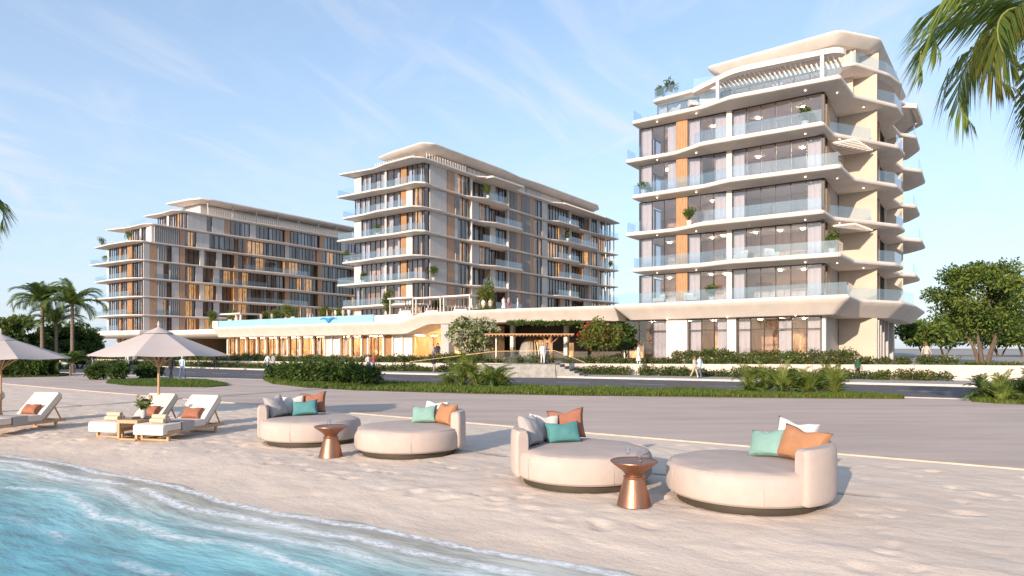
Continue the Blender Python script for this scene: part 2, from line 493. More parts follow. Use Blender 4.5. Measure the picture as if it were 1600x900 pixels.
def shore_d(s, d):          # the waterline drifts a little inland towards the right
    return d - .049*(6.9-min(max(s, -25), 25)) - .12*math.sin(s*.55) - .07*math.sin(s*1.3+1)
def sand_z(s, d):
    z = 0.0
    d = shore_d(s, d)
    if d < -55.6: z -= .075*(-55.6-d)
    if d < -57.6: z -= .11*(-57.6-d)
    return z
D1_, D2_, D3_, D4_, T1_, T2_ = (-4.91, 16.15), (-2.27, 14.55), (1.22, 11.4), (3.55, 10.0), (-3.82, 13.9), (1.78, 9.62)
def build_sand():
    ss = list(np.arange(-22, 18, .07)) + list(np.arange(18, 60, .35)) + list(np.arange(60, 401, 20.))
    ss = list(np.arange(-400, -22, 21.)) + ss
    dd = list(np.arange(-80, -62, 2.)) + list(np.arange(-62, -60, .5)) + list(np.arange(-60, -47.3, .07)) + [-47.3]
    vs = []
    for d in dd:
        for s in ss:
            z = sand_z(s, d)
            if -22 <= s <= 60 and d > -60:
                p = Vector((s*.8, d, 0))
                fade = min(1, max(0, (shore_d(s, d)+57.6)/1.0)) * (1 if d < -48.3 else max(0, (-47.3-d)))
                rough = .5 + .5*noise.noise(Vector((s*.16, d*.22, 9)))
                n1 = noise.fractal(p*1.1, 1.0, 2.0, 3)
                n2 = noise.noise(Vector((s*1.7, d*2.6, 3.3)))
                n3 = abs(noise.noise(Vector((s*1.1+4, d*2.0, 7.7))))
                z += fade*(.016*n1 + (.010*n2 - .022*max(0, .22-n3)*2)*(.4+rough))
            w = W(s, d, z); vs.append(w)
    # footprints: shallow heel-and-toe pits with a pushed-up rim, in wandering trails and loose scatter
    rng = random.Random(77); prints = []
    for k in range(16):
        s0, d0, an = rng.uniform(-14, 16), rng.uniform(-57, -49), rng.uniform(-.5, .5) + (PI if k % 2 else 0)
        for i in range(24):
            an += rng.uniform(-.12, .12); s0 += .62*math.cos(an); d0 += .62*math.sin(an)*.6
            o = .10 if i % 2 else -.10
            prints.append((s0 - math.sin(an)*o, d0 + math.cos(an)*o, an))
    for k in range(260): prints.append((rng.uniform(-16, 17), rng.uniform(-57, -48), rng.uniform(0, 6.3)))
    S_, D_ = np.array(ss), np.array(dd); Z_ = np.array([v.z for v in vs]).reshape(len(dd), len(ss))
    for (ps, pd, an) in prints:
        if shore_d(ps, pd) < -56.2 or pd > -48: continue
        i0, i1 = np.searchsorted(S_, [ps-.4, ps+.4]); j0, j1 = np.searchsorted(D_, [pd-.4, pd+.4])
        if i1 <= i0 or j1 <= j0: continue
        gs, gd = np.meshgrid(S_[i0:i1]-ps, D_[j0:j1]-pd)
        k1 = rng.uniform(.7, 1.2)
        u = (gs*math.cos(an)+gd*math.sin(an))/(.15*k1); w = (-gs*math.sin(an)+gd*math.cos(an))/(.075*k1*rng.uniform(.8, 1.5))
        q = np.sqrt(u*u+w*w+.35*u*w*rng.uniform(-1, 1))
        dp = rng.uniform(.010, .034)
        Z_[j0:j1, i0:i1] += -dp*np.exp(-q**3*.8) + .4*dp*np.exp(-((q-1.5)/.4)**2)
    # sand pushed up against the heavy furniture
    for (x, y), rr in ((D1_, 1.02), (D2_, 1.02), (D3_, 1.02), (D4_, 1.02), (T1_, .25), (T2_, .25)):
        ps, pd = SD((x, y)); i0, i1 = np.searchsorted(S_, [ps-1.7, ps+1.7]); j0, j1 = np.searchsorted(D_, [pd-1.7, pd+1.7])
        gs, gd = np.meshgrid(S_[i0:i1]-ps, D_[j0:j1]-pd); q = np.sqrt(gs*gs+gd*gd)
        Z_[j0:j1, i0:i1] = np.where(q < rr+.04, .004, Z_[j0:j1, i0:i1] + .022*np.exp(-((q-rr-.08)/.10)**2))
    zf = Z_.ravel()
    vs = [Vector((v.x, v.y, float(z))) for v, z in zip(vs, zf)]
    n = len(ss); fs = []
    for j in range(len(dd)-1):
        for i in range(n-1):
            fs.append((j*n+i+1, j*n+i, (j+1)*n+i, (j+1)*n+i+1))
    me = bpy.data.meshes.new('sand'); me.from_pydata(vs, [], fs)
    me.polygons.foreach_set('use_smooth', [True]*len(fs))
    mt = bpy.data.materials.new('sand'); mt.use_nodes = True
    nt, N, L = nodes(mt); p = nt.nodes['Principled BSDF']
    p.inputs['Roughness'].default_value = .95; p.inputs['Specular IOR Level'].default_value = .15
    tc = N('ShaderNodeTexCoord'); mp = N('ShaderNodeMapping'); L(tc.outputs['Object'], mp.inputs[0])
    mp.inputs['Rotation'].default_value = (0, 0, TH)
    def nz(sc_, det, st):
        m2 = N('ShaderNodeMapping'); L(mp.outputs[0], m2.inputs[0]); m2.inputs['Scale'].default_value = st
        t = N('ShaderNodeTexNoise'); t.inputs['Scale'].default_value = sc_; t.inputs['Detail'].default_value = det; t.inputs['Roughness'].default_value = .65
        L(m2.outputs[0], t.inputs['Vector']); return t.outputs[0]
    r1 = N('ShaderNodeValToRGB'); r1.color_ramp.elements[0].position = .3; r1.color_ramp.elements[1].position = .72
    r1.color_ramp.elements[0].color = (.62, .51, .42, 1); r1.color_ramp.elements[1].color = (.74, .625, .52, 1)
    L(nz(1.6, 8, (.5, 1, 1)), r1.inputs[0])
    sp = nz(60, 2, (1, 1, 1)); r2 = N('ShaderNodeMapRange'); r2.inputs[1].default_value = .28; r2.inputs[2].default_value = .45; r2.inputs[3].default_value = .72; r2.inputs[4].default_value = 1
    L(sp, r2.inputs[0])
    mu = N('ShaderNodeMixRGB'); mu.blend_type = 'MULTIPLY'; mu.inputs[0].default_value = 1; L(r1.outputs[0], mu.inputs[1]); L(r2.outputs[0], mu.inputs[2])
    # damp band by the waterline (a property of the wet sand, follows the height)
    se = N('ShaderNodeSeparateXYZ'); L(tc.outputs['Object'], se.inputs[0])
    wet = N('ShaderNodeMapRange'); wet.inputs[1].default_value = -.135; wet.inputs[2].default_value = -.075; wet.inputs[3].default_value = .88; wet.inputs[4].default_value = 1
    L(se.outputs[2], wet.inputs[0])
    mw = N('ShaderNodeMixRGB'); mw.blend_type = 'MULTIPLY'; mw.inputs[0].default_value = 1; L(mu.outputs[0], mw.inputs[1]); L(wet.outputs[0], mw.inputs[2])
    L(mw.outputs[0], p.inputs['Base Color'])
    wr = N('ShaderNodeMapRange'); wr.inputs[1].default_value = -.135; wr.inputs[2].default_value = -.085; wr.inputs[3].default_value = .6; wr.inputs[4].default_value = .95
    L(se.outputs[2], wr.inputs[0]); L(wr.outputs[0], p.inputs['Roughness'])
    hb = N('ShaderNodeMath'); hb.operation = 'ADD'; L(nz(7, 6, (.6, 1.2, 1)), hb.inputs[0])
    h2 = N('ShaderNodeMath'); h2.operation = 'MULTIPLY'; h2.inputs[1].default_value = .25; L(nz(45, 4, (1, 1, 1)), h2.inputs[0]); L(h2.outputs[0], hb.inputs[1])
    b = N('ShaderNodeBump'); b.inputs['Strength'].default_value = .38; b.inputs['Distance'].default_value = .05
    L(hb.outputs[0], b.inputs['Height']); L(b.outputs[0], p.inputs['Normal'])
    me.materials.append(mt)
    structure(link('sand', me))
build_sand()

def build_water():
    ss = [-400, -120, -40] + list(np.arange(-24, 30, .3)) + [40, 70, 150, 400]
    dd = [-500, -200, -100, -80] + list(np.arange(-72, -55.8, .15))
    vs = []
    for d in dd:
        for s in ss:
            z = -.135
            if -24 <= s <= 30 and d > -72:
                sh = shore_d(s, d) + .5*noise.noise(Vector((s*.25, 2.2, 0)))
                k = math.exp(-((sh+58.9)/.35)**2)*.035 + math.exp(-((sh+60.6)/.5)**2)*.03
                z += k*(.5+.5*noise.noise(Vector((s*.2, d*.1, 5)))) + .008*noise.noise(Vector((s*1.1, d*1.7, 1))) 
            vs.append(W(s, d, z))
    n = len(ss)
    fs = [(j*n+i+1, j*n+i, (j+1)*n+i, (j+1)*n+i+1) for j in range(len(dd)-1) for i in range(n-1)]
    me = bpy.data.meshes.new('water'); me.from_pydata(vs, [], fs)
    me.polygons.foreach_set('use_smooth', [True]*len(fs))
    at = me.attributes.new('shore', 'FLOAT', 'POINT')      # metres out from the beach
    at.data.foreach_set('value', [-57.45-shore_d(s, d) for d in dd for s in ss])
    al = me.attributes.new('along', 'FLOAT', 'POINT')
    al.data.foreach_set('value', [float(s) for d in dd for s in ss])
    mt = bpy.data.materials.new('water'); mt.use_nodes = True
    nt, N, L = nodes(mt); nt.nodes.clear()
    out = N('ShaderNodeOutputMaterial')
    A = N('ShaderNodeAttribute'); A.attribute_name = 'shore'; B = N('ShaderNodeAttribute'); B.attribute_name = 'along'
    def m(op, a, b=None, c=None, clamp=False):
        n_ = N('ShaderNodeMath'); n_.operation = op; n_.use_clamp = clamp
        for i, v in enumerate((a, b, c)):
            if v is None: continue
            if isinstance(v, (int, float)): n_.inputs[i].default_value = v
            else: L(v, n_.inputs[i])
        return n_.outputs[0]
    def nz(sx, sy, scale, det=4, off=0., rough=.55):
        c = N('ShaderNodeCombineXYZ'); L(m('MULTIPLY', B.outputs['Fac'], sx), c.inputs[0]); L(m('MULTIPLY_ADD', A.outputs['Fac'], sy, off), c.inputs[1])
        t = N('ShaderNodeTexNoise'); t.inputs['Scale'].default_value = scale; t.inputs['Detail'].default_value = det; t.inputs['Roughness'].default_value = rough
        L(c.outputs[0], t.inputs['Vector']); return t.outputs[0]
    warp = m('MULTIPLY', m('SUBTRACT', nz(.16, .0, 1., 3), .5), 2.4)
    warp2 = m('MULTIPLY', m('SUBTRACT', nz(.9, .25, 1., 5, 4.), .5), .65)
    D = m('ADD', A.outputs['Fac'], m('ADD', warp, warp2))
    def band(c, w, soft):
        return m('SUBTRACT', 1.0, m('DIVIDE', m('MAXIMUM', m('SUBTRACT', m('ABSOLUTE', m('SUBTRACT', D, c)), w), 0), soft), clamp=True)
    brk = lambda off, lo, hi: (lambda r: (L(nz(.5, .3, 1., 4, off), r.inputs[0]), r.outputs[0])[1])(mr(lo, hi))
    def mr(lo, hi):
        r = N('ShaderNodeMapRange'); r.interpolation_type = 'SMOOTHSTEP'; r.inputs[1].default_value = lo; r.inputs[2].default_value = hi; return r
    # foam: lacy lines parallel to the shore, broken by noise
    lace = mr(.42, .56); L(nz(3.4, 6.5, 1.8, 9, 11., .75), lace.inputs[0])
    sparse = mr(.55, .66); L(nz(2.0, 6.0, 1.2, 8, 17., .7), sparse.inputs[0])
    def line(c, wid, soft, off, amp, lo, hi, gain=1.0):
        wob = m('MULTIPLY', m('SUBTRACT', nz(.22, .0, 1., 2, off), .5), amp)
        v = m('SUBTRACT', 1.0, m('DIVIDE', m('MAXIMUM', m('SUBTRACT', m('ABSOLUTE', m('SUBTRACT', m('ADD', A.outputs['Fac'], m('ADD', m('MULTIPLY', warp2, .55), wob)), c)), wid), 0), soft), clamp=True)
        b_ = mr(lo, hi); L(nz(.45, .1, 1., 4, off+3.), b_.inputs[0])
        return m('MULTIPLY', m('MULTIPLY', v, b_.outputs[0]), gain)
    lines = [line(.04, .03, .08, 2., .15, .22, .34, 1.0), line(.50, .035, .10, 9., .7, .36, .48, 1.0), line(.95, .025, .11, 14., 1.3, .40, .52, .9), line(1.55, .02, .12, 23., 1.8, .40, .52, .8), line(2.5, .0, .13, 37., 2.6, .46, .60, .6), line(3.7, .0, .25, 47., 3.0, .48, .62, .5)]
    core = lines[0]
    for l_ in lines[1:]: core = m('MAXIMUM', core, l_)
    zone = m('MULTIPLY', band(.8, .6, 1.0), m('MULTIPLY', sparse.outputs[0], .16))
    foam = m('MAXIMUM', m('MULTIPLY', core, m('MULTIPLY_ADD', lace.outputs[0], .75, .25)), zone, clamp=True)
    # water: clear over the sand, turquoise as it deepens
    deep = mr(-.1, 2.8); L(m('ADD', A.outputs['Fac'], m('ADD', m('MULTIPLY', warp, .5), warp2)), deep.inputs[0])
    ramp = N('ShaderNodeValToRGB'); e = ramp.color_ramp.elements
    e[0].position = .0; e[0].color = (.74, .70, .60, 1); e[1].position = 1; e[1].color = (.16, .43, .49, 1)
    k = ramp.color_ramp.elements.new(.45); k.color = (.34, .56, .56, 1)
    L(deep.outputs[0], ramp.inputs[0])
    var = N('ShaderNodeMixRGB'); var.blend_type = 'MULTIPLY'; var.inputs[0].default_value = 1
    vr = mr(.3, .7); vr.inputs[3].default_value = .78; vr.inputs[4].default_value = 1.25; L(nz(.55, 1.5, 1.1, 6, 3.), vr.inputs[0])
    L(ramp.outputs[0], var.inputs[1]); L(vr.outputs[0], var.inputs[2])
    df = N('ShaderNodeBsdfDiffuse'); L(var.outputs[0], df.inputs[0])
    tr = N('ShaderNodeBsdfTransparent'); tr.inputs[0].default_value = (.80, .92, .92, 1)
    op = mr(.0, .95); op.inputs[3].default_value = .45; op.inputs[4].default_value = .93; L(D, op.inputs[0])
    body = N('ShaderNodeMixShader'); L(op.outputs[0], body.inputs[0]); L(tr.outputs[0], body.inputs[1]); L(df.outputs[0], body.inputs[2])
    gl = N('ShaderNodeBsdfGlossy'); gl.inputs['Roughness'].default_value = .06
    hgt = m('ADD', m('MULTIPLY', nz(1.2, 3.6, 1.6, 5, 31.), 1.0), m('MULTIPLY', nz(.35, 1.3, 1.0, 3, 41.), 1.6))
    bp = N('ShaderNodeBump'); bp.inputs['Strength'].default_value = .34; bp.inputs['Distance'].default_value = .10; L(hgt, bp.inputs['Height'])
    L(bp.outputs[0], gl.inputs['Normal']); L(bp.outputs[0], df.inputs['Normal'])
    fr = N('ShaderNodeFresnel'); fr.inputs[0].default_value = 1.33; L(bp.outputs[0], fr.inputs['Normal'])
    ws = N('ShaderNodeMixShader'); L(m('MULTIPLY', fr.outputs[0], .8), ws.inputs[0]); L(body.outputs[0], ws.inputs[1]); L(gl.outputs[0], ws.inputs[2])
    fo = N('ShaderNodeBsdfDiffuse'); fo.inputs[0].default_value = (.82, .84, .85, 1)
    fin = N('ShaderNodeMixShader'); L(foam, fin.inputs[0]); L(ws.outputs[0], fin.inputs[1]); L(fo.outputs[0], fin.inputs[2])
    L(fin.outputs[0], out.inputs[0])
    me.materials.append(mt)
    structure(link('water', me))
build_water()

# road edges as (s, d) polylines
NEAR = [(-400, -12.), (-60, -23.), (-11, -26.5), (10, -30.0), (39, -35.3), (70, -37), (160, -38), (400, -40)]
FAR = [(-400, 2), (-60, -8.), (-11, -14.9), (-6, -15.2), (14, -18.4), (33, -21.2), (65, -22), (160, -22.5), (400, -25)]
def interp(pl, s):
    for (a, b), (c, d) in zip(pl, pl[1:]):
        if a <= s <= c: return b + (d-b)*(s-a)/(c-a)
    return pl[-1][1]
def ribbon(name, pl1, pl2, z, m, ss, kind='structure', thick=0.0, o1=0., o2=0.):
    mb = MB(); a = [W(s, interp(pl1, s)+o1, z) for s in ss]; b = [W(s, interp(pl2, s)+o2, z) for s in ss]; n = len(ss)
    if thick:
        lo = lambda p: Vector((p.x, p.y, p.z-thick))
        vs = a + b + [lo(p) for p in a] + [lo(p) for p in b]
        fs = []
        for i in range(n-1):
            fs += [(i+1, i, n+i, n+i+1), (2*n+i, i, i+1, 2*n+i+1)[::-1], (n+i, 3*n+i, 3*n+i+1, n+i+1)[::-1]]
        mb.add(vs, fs)
    else: mb.add(a+b, [(i+1, i, n+i, n+i+1) for i in range(n-1)])
    o = mb.build(name, m)
    if kind: structure(o, kind)
    return o
SS = [-400, -120, -60, -40, -25, -11, 0, 10, 20, 30, 39, 55, 70, 100, 160, 280, 400]
ribbon('road', NEAR, FAR, -.03, asphalt, SS)
MIDL = [(s, (interp(NEAR, s)*.52 + interp(FAR, s)*.48)) for s in SS]
def dashes():
    root = MB()
    for i in range(-10, 40):
        s0 = i*5.0
        a0, a1 = interp(MIDL, s0), interp(MIDL, s0+2.4)
        root.add([W(s0, a0-.07, -.026), W(s0, a0+.07, -.026), W(s0+2.4, a1+.07, -.026), W(s0+2.4, a1-.07, -.026)], [(0, 3, 2, 1)])
    o = root.build('lane_marking', paint, bpy.data.objects['road'])
dashes()
link('edge_line', ribbon('tmp', NEAR, NEAR, -.026, paint, SS, None, 0, .45, .60).data, bpy.data.objects['road'])
bpy.data.objects.remove(bpy.data.objects['tmp'])
ribbon('kerb', FAR, FAR, .10, kerbm, SS, thick=.14, o1=0, o2=.35)
ribbon('verge_pavement', FAR, [(s, d+16) for s, d in FAR], .085, concrete, SS, o1=.35)
ribbon('kerb', NEAR, NEAR, .012, kerbm, SS, thick=.06, o1=-.30, o2=0)

# promenade: a bedding sheet with large cast slabs on it, joints left open between them
PAVE0 = -47.2
pv = ribbon('promenade', [(-400, PAVE0), (400, PAVE0)], NEAR, -.028, mat('joint_bed', (.13, .11, .10), .95), SS, o2=-.3)
slabm = mat('promenade_slab', (.48, .39, .335), .82, .15, .45, .25, 25, stretch=(.35, 1.8, 1))
slabm2 = mat('promenade_slab_pale', (.50, .41, .35), .82, .15, .4, .25, 25, stretch=(.35, 1.8, 1))
def paving():
    rng = random.Random(4)
    cs = [-400, -150, -70, -38, -17, 3.5] + [14 + 4.4*i for i in range(18)] + [95, 110, 140, 200, 400]
    for a, b in zip(cs, cs[1:]):
        d0 = PAVE0 + .02; e0, e1 = interp(NEAR, a)-.32, interp(NEAR, b)-.32
        rows = [d0, d0+3.9] if b > 12 else [d0]
        while b > 12 and rows[-1] + 5 < min(e0, e1): rows.append(rows[-1] + 4.6)
        for k, r0 in enumerate(rows):
            last = k == len(rows)-1
            t0, t1 = (e0, e1) if last else (rows[k+1], rows[k+1])
            j = .022 if b > 14.1 else .008; dz = rng.uniform(-.002, .002)
            q = [(a+j, r0+j), (b-j, r0+j), (b-j, t1-j), (a+j, t0-j)]
            mb = MB()
            top = [W(s, d, .0+dz) for s, d in q]; bot = [W(s, d, -.035) for s, d in q]
            mb.add(top+bot, [(3, 2, 1, 0), (0, 1, 5, 4), (1, 2, 6, 5), (2, 3, 7, 6), (3, 0, 4, 7)])
            mb.build('paving_slab', slabm if rng.random() < .6 else slabm2, pv)
paving()
KL = [(-400, PAVE0), (400, PAVE0)]
SK = [-400, -100] + [-30 + 3*i for i in range(35)] + [100, 400]
edge_m = mat('edging_stone', (.50, .41, .33), .85, .14, 3, .2, 30)
ribbon('sand_edging', KL, KL, .03, edge_m, SK, thick=.12, o1=-.22, o2=0)
def inner_edging():       # a flush stone strip crossing the sand, half buried
    a = [(s, -51.6 + .15*math.sin(s*.35)) for s in np.arange(-40, 61, 1.)]
    mb = MB()
    for i, ((s0, d0), (s1, d1)) in enumerate(zip(a, a[1:])):
        if noise.noise(Vector((s0*.21, 1.7, 0))) < -.02: continue
        z = .006
        mb.add([W(s0, d0-.07, z), W(s0, d0+.07, z), W(s1, d1+.07, z), W(s1, d1-.07, z)], [(0, 3, 2, 1)])
    structure(mb.build('stone_strip', edge_m))
inner_edging()

# retaining wall and the raised terrace behind it
WP = [(-1150, 0), ]
WALL = [(-39.7-60, 118, .70), (-39.7, 81.7, .76), (-12.8, 65.8, .86), (10.7, 55.0, .99), (28.4, 46.5, 1.13), (36.5, 43.2, 1.13), (60, 34, 1.13), (120, 10, 1.13)]
def wall():
    root = thing('retaining_wall', 'long low cream rendered retaining wall between the road verge and the hotel terrace', 'wall')
    cope = MB()
    for i, (a, b) in enumerate(zip(WALL, WALL[1:])):
        A, B = Vector(a[:2]), Vector(b[:2]); d = B-A; n = max(1, round(d.length/7))
        nr = Vector((-d.y, d.x)).normalized()*.35
        for k in range(n):
            p, q = A + d*(k/n), A + d*((k+1)/n)
            z0, z1 = a[2] + (b[2]-a[2])*k/n, a[2] + (b[2]-a[2])*(k+1)/n
            g = d.normalized()*.012; p2, q2 = p+g, q-g
            mb = MB()
            pts = [p2, q2, q2+nr, p2+nr]; zt = [z0, z1, z1, z0]
            mb.add([(v.x, v.y, -.1) for v in pts] + [(v.x, v.y, z) for v, z in zip(pts, zt)],
                   [(3, 2, 1, 0), (4, 5, 6, 7), (0, 1, 5, 4), (1, 2, 6, 5), (2, 3, 7, 6), (3, 0, 4, 7)])
            mb.build('wall_panel', wallm, root)
wall()
terr = MB()
tp = [(x, y+.3, z-.06) for x, y, z in WALL]
back = [W(-140, 200, 1.1), W(260, 260, .8)]
n_ = len(tp)
vs = [Vector(p) for p in tp] + [Vector((x + ST*14, y + CT*14, 1.05)) for x, y, z in tp] + [Vector((x*2.6 + ST*300, y + CT*300, 1.05)) for x, y, z in tp]
terr.add(vs, [(i, i+1, n_+i+1, n_+i) for i in range(n_-1)] + [(n_+i, n_+i+1, 2*n_+i+1, 2*n_+i) for i in range(n_-1)])
structure(terr.build('terrace_ground', mat('terrace_paving', (.33, .30, .27), .85, .12, .6)))

# ------------------------------------------------------------------ right-hand building
PITCH = 3.8
def right_building():
    rng = random.Random(11)
    B = thing('apartment_building', 'tall cream apartment building nearest the beach, with angular balconies and wide glass front', 'building', W(0, 0, 0), -TH)
    O = [(-18.6, -.9), (-13.1, -.9), (-10, -2.2), (.45, -1.8), (.6, 1.9), (5, 9.6), (5.3, 13), (4.2, 15.5), (4.6, 18.5), (6.2, 21), (6.2, 27), (4.4, 30), (-17.8, 30), (-18.4, 12)]
    E = [(-17.8, -1.1), (-10.2, -1.3), (-7.4, -2.2), (1.7, -1.5), (1.95, 3.9), (4.9, 9.2), (5.2, 12.5), (4.0, 15), (4.4, 19), (5.7, 21), (5.7, 26.5), (4.2, 30), (-17.4, 30), (-17.6, 12)]
    SOF = [9.8, 13.55, 17.3, 21.1, 24.9]
    typ = [E, O, E, O, E]
    # podium band: flared fascia with a rounded lip
    Pd = [(-19.6, -1.7), (-2, -2.3), (2.5, -2.4), (2.4, 4.2), (5.4, 9.6), (6.0, 16), (6.0, 30), (-19.6, 30)]
    slab_mesh(MB(), Pd, [(1.8, 5.15), (1.25, 5.2), (.35, 6.15), (.06, 6.42), (0, 6.56), (.03, 6.68), (.12, 6.75)], .7).build('podium_band', render_white, B, True)
    for k, (z, o) in enumerate(zip(SOF, typ)):
        slab('floor_slab', o, z, z+.62, B)
        pts = [(x, -.95) for x in (-15, -11, -6, -1.2)] + [(1.0, 1.2+1.2*(k % 2)), (2.4, 6.5), (3.8, 10.5), (4.2, 22.5), (4.0, 26)]
        downlights(pts, z+.02, B)
    downlights([(-14, -.8), (-8, -1), (-2, -1)], 5.16, B)
    # glass balustrades
    def rail_pts(o, n): return [tuple(p) for p in inset(o, .22)][:n]
    balustrade(rail_pts(Pd, 6), 6.72, B)
    for z, o in zip(SOF, typ):
        pts = rail_pts(o, 11)
        front = pts[:4] if o is E else pts[2:4]
        # alternate floors leave the left bay as a flush window
        if o is O:
            balustrade([(-18.3, 1.2), pts[0], (-16.9, pts[0][1])], z+.6, B)
            balustrade([(-11.0, -1.6), pts[2], pts[3]], z+.6, B)
            balustrade([(-1.0+1.2, 2.2), (1.5, 4.2), (3.0, 6.6)], z+.6, B)
            balustrade([pts[5], pts[6]], z+.6, B, .0 or 1.05)
        else:
            balustrade([(-17.5, 1.0)] + front, z+.6, B)
            balustrade([pts[3], (pts[3][0], 1.0)], z+.6, B)
            balustrade([(3.5, 7.2), pts[5], pts[6]], z+.6, B)
        balustrade([pts[9], pts[10]], z+.6, B)
        balustrade([(5.9 if o is O else 5.4, 20.8), pts[9]], z+.6, B)
    # floors: windows, cladding, pillars
    floors = [(6.75, 9.8)] + [(z+.62, z2) for z, z2 in zip(SOF, SOF[1:])]
    for k, (z0, z1) in enumerate(floors):
        h = z1 - z0
        window(B, -17.3, .12, z0, 3.92, h, 3, curtains=[(0, .3), (.72, 1)] if k in (3, 4) else [(0, .32)])
        panel(B, 'wood_cladding', -13.38, 0, z0, 1.13, h)
        MB().box(-13.36, -12.27, .22, .5, z0, z1).build('wall', beige, B)
        window(B, -12.25, .12, z0, 3.87, h, 3, curtains=[(0, .34), (.68, 1)] if k >= 3 else ([(.66, 1)] if k == 2 else [(0, .3)]))
        panel(B, 'pillar', -8.38, 0, z0, .5, h)
        window(B, -7.88, .12, z0, 7.85, h, 6, curtains=[(0, .13), (.84, 1)] if k != 4 else [(0, .14)])
        # left return and side of the front block
        window(B, -17.42, 8, z0, 7.85, h, 4, R(-90))
        window(B, .12, .16, z0, 1.5, h, 1, R(90))
        panel(B, 'wood_cladding', .1, 1.9, z0, 1.1, h, R(90))
        MB().box(-.3, .0, 3.02, 8.0, z0, z1).build('wall', greyd, B)
        # rooms behind the glass
        MB().box(-17.2, -.05, 5.2, 5.4, z0, z1).build('room_wall', interior if rng.random() < .65 else interior_wood, B)
        for x in (-13.1, -8.2): MB().box(x-.12, x+.12, .5, 5.2, z0, z1).build('partition', interior, B)
        lamp = MB()
        for x in (-15.5, -14.3, -10.8, -9.5, -6.4, -4.2, -2.2):
            if rng.random() < .75: lamp.lathe([(.16, 0), (.16, .05)], 10, (x, 2.6+rng.random(), z1-.12))
        lamp.build('ceiling_lamp', lampm, B)
        fur = MB()
        for x in (-15.8, -10.6, -5.8, -2.6):
            fur.box(x-.9, x+.9, 3.6, 4.4, z0, z0+.42); fur.box(x-.9, x+.9, 4.4, 4.6, z0, z0+.85)
            fur.box(x-1.2, x+.3, 5.02, 5.18, z0+1.2, z0+2.1, 1)
        fur.build('sofa', [cushion_white, interior_wood], B)
        # beige fin wall of the wing, seen face on
        MB().box(.05, 3.35, 8.0, 8.28, z0, z1).build('fin_wall', beige, B)
        # slatted soffit panel over the recess
        if k % 2 == 1:
            sl = MB()
            for i in range(9): sl.box(.3, 2.3+.1*i, 2.6+.55*i, 2.78+.55*i, z1-.20, z1-.06)
            sl.build('slatted_screen', render_white, B)
        # side of the wing
        window(B, 2.9, 8.6, z0, 3.0, h, 3, R(90), glass_dark)
        panel(B, 'wood_cladding', 3.05, 11.6, z0, 1.4, h, R(90))
        window(B, 2.9, 13.2, z0, 4.6, h, 4, R(90), glass_dark)
        panel(B, 'grey_panel', 3.05, 17.8, z0, 1.6, h, R(90))
        window(B, 2.9, 19.5, z0, 6.4, h, 5, R(90), glass_dark)
        MB().box(2.6, 3.9, 26.0, 26.3, z0, z1).build('fin_wall', beige, B)
        MB().box(3.0, 4.6, 18.9, 19.1, z0, z1).build('fin_wall', beige, B)
        MB().box(-17.2, 2.6, 29.2, 29.4, z0, z1).build('rear_wall', beige, B)
        MB().box(-17.2, -17.0, 8.1, 29.2, z0, z1).build('side_wall', beige, B)
        MB().box(2.3, 2.5, 8.3, 29, z0, z1).build('room_wall', interior_wood, B)
    # ground floor
    z0, z1 = 1.1, 5.15
    h = z1 - z0
    window(B, -19.0, .12, z0, 4.6, h, 3, transom=.73, curtains=[(.62, .95)])
    panel(B, 'pillar', -14.35, -.1, z0, 2.15, h)
    window(B, -12.1, .12, z0, 3.75, h, 3, transom=.73, curtains=[(0, .3), (.72, 1)])
    panel(B, 'pillar', -8.3, -.1, z0, .85, h)
    window(B, -7.4, .12, z0, 7.3, h, 6, transom=.73, curtains=[(0, .16), (.5, .66), (.84, 1)])
    panel(B, 'pillar', -.02, 0, z0, .3, h)
    MB().box(-18.9, -.1, 5.2, 5.4, z0, z1).build('room_wall', interior_wood, B)
    w_ = MB()
    for x in (-17, -13, -10.5, -6, -4, -2): w_.lathe([(.2, 0), (.2, .06)], 12, (x, 2.8, z1-.1))
    w_.build('ceiling_lamp', lampm, B)
    MB().box(-11.2, -9.2, 4.9, 5.15, z0, z0+2.9).build('lit_shelf', glow_wall, B)
    MB().box(-4.4, -2.6, 4.9, 5.15, z0, z0+2.6).build('lit_shelf', glow_wall, B)
    MB().box(-.3, 0, .4, 8.0, z0, z1).build('wall', greyd, B)
    MB().box(.05, 3.35, 8.0, 8.28, z0-.6, z1).build('fin_wall', beige, B)
    for y in (9.2, 11, 13.5, 17, 22): MB().box(3.0, 3.4, y, y+.35, z0-.6, z1).build('wall_fin', greyd, B)
    MB().box(2.4, 2.9, 8.3, 29, z0-.6, z1).build('wall', beige, B)
    MB().box(-18.9, 2.4, 29.0, 29.3, z0, z1).build('rear_wall', beige, B)
    # ---- top terrace storey
    zf = 25.52; zt = 28.25
    MB().box(-17, 1.4, 7.2, 7.4, zf, zt).build('room_wall', interior, B)
    window(B, -16.9, 3.6, zf, 4.6, zt-zf, 4, curtains=[(0, .2)])
    panel(B, 'pillar', -12.2, 3.4, zf, 2.0, zt-zf)
    window(B, -10.1, 3.6, zf, 9.8, zt-zf, 7, curtains=[(0, .1), (.5, .6)])
    for x in (-9.4, -.1): MB().box(x-.15, x+.15, .4, .7, zf, zt).build('post', render_white, B)
    MB().box(.05, 3.35, 8.0, 8.28, zf, zt+.1).build('fin_wall', beige, B)
    MB().box(2.4, 2.6, 8.3, 29, zf, zt).build('side_wall', beige, B)
    MB().box(-17, 2.4, 29.0, 29.2, zf, zt).build('rear_wall', beige, B)
    # roof-terrace slab: solid on the left, swept out into an open pergola on the right
    solid = [(-17.2, 2.9), (-12.4, 2.5), (-9.4, 3.4), (1.9, 4.9), (4.2, 9.6), (5.0, 13), (4.4, 18), (5.2, 21), (5.2, 27), (4, 30), (-17, 30)]
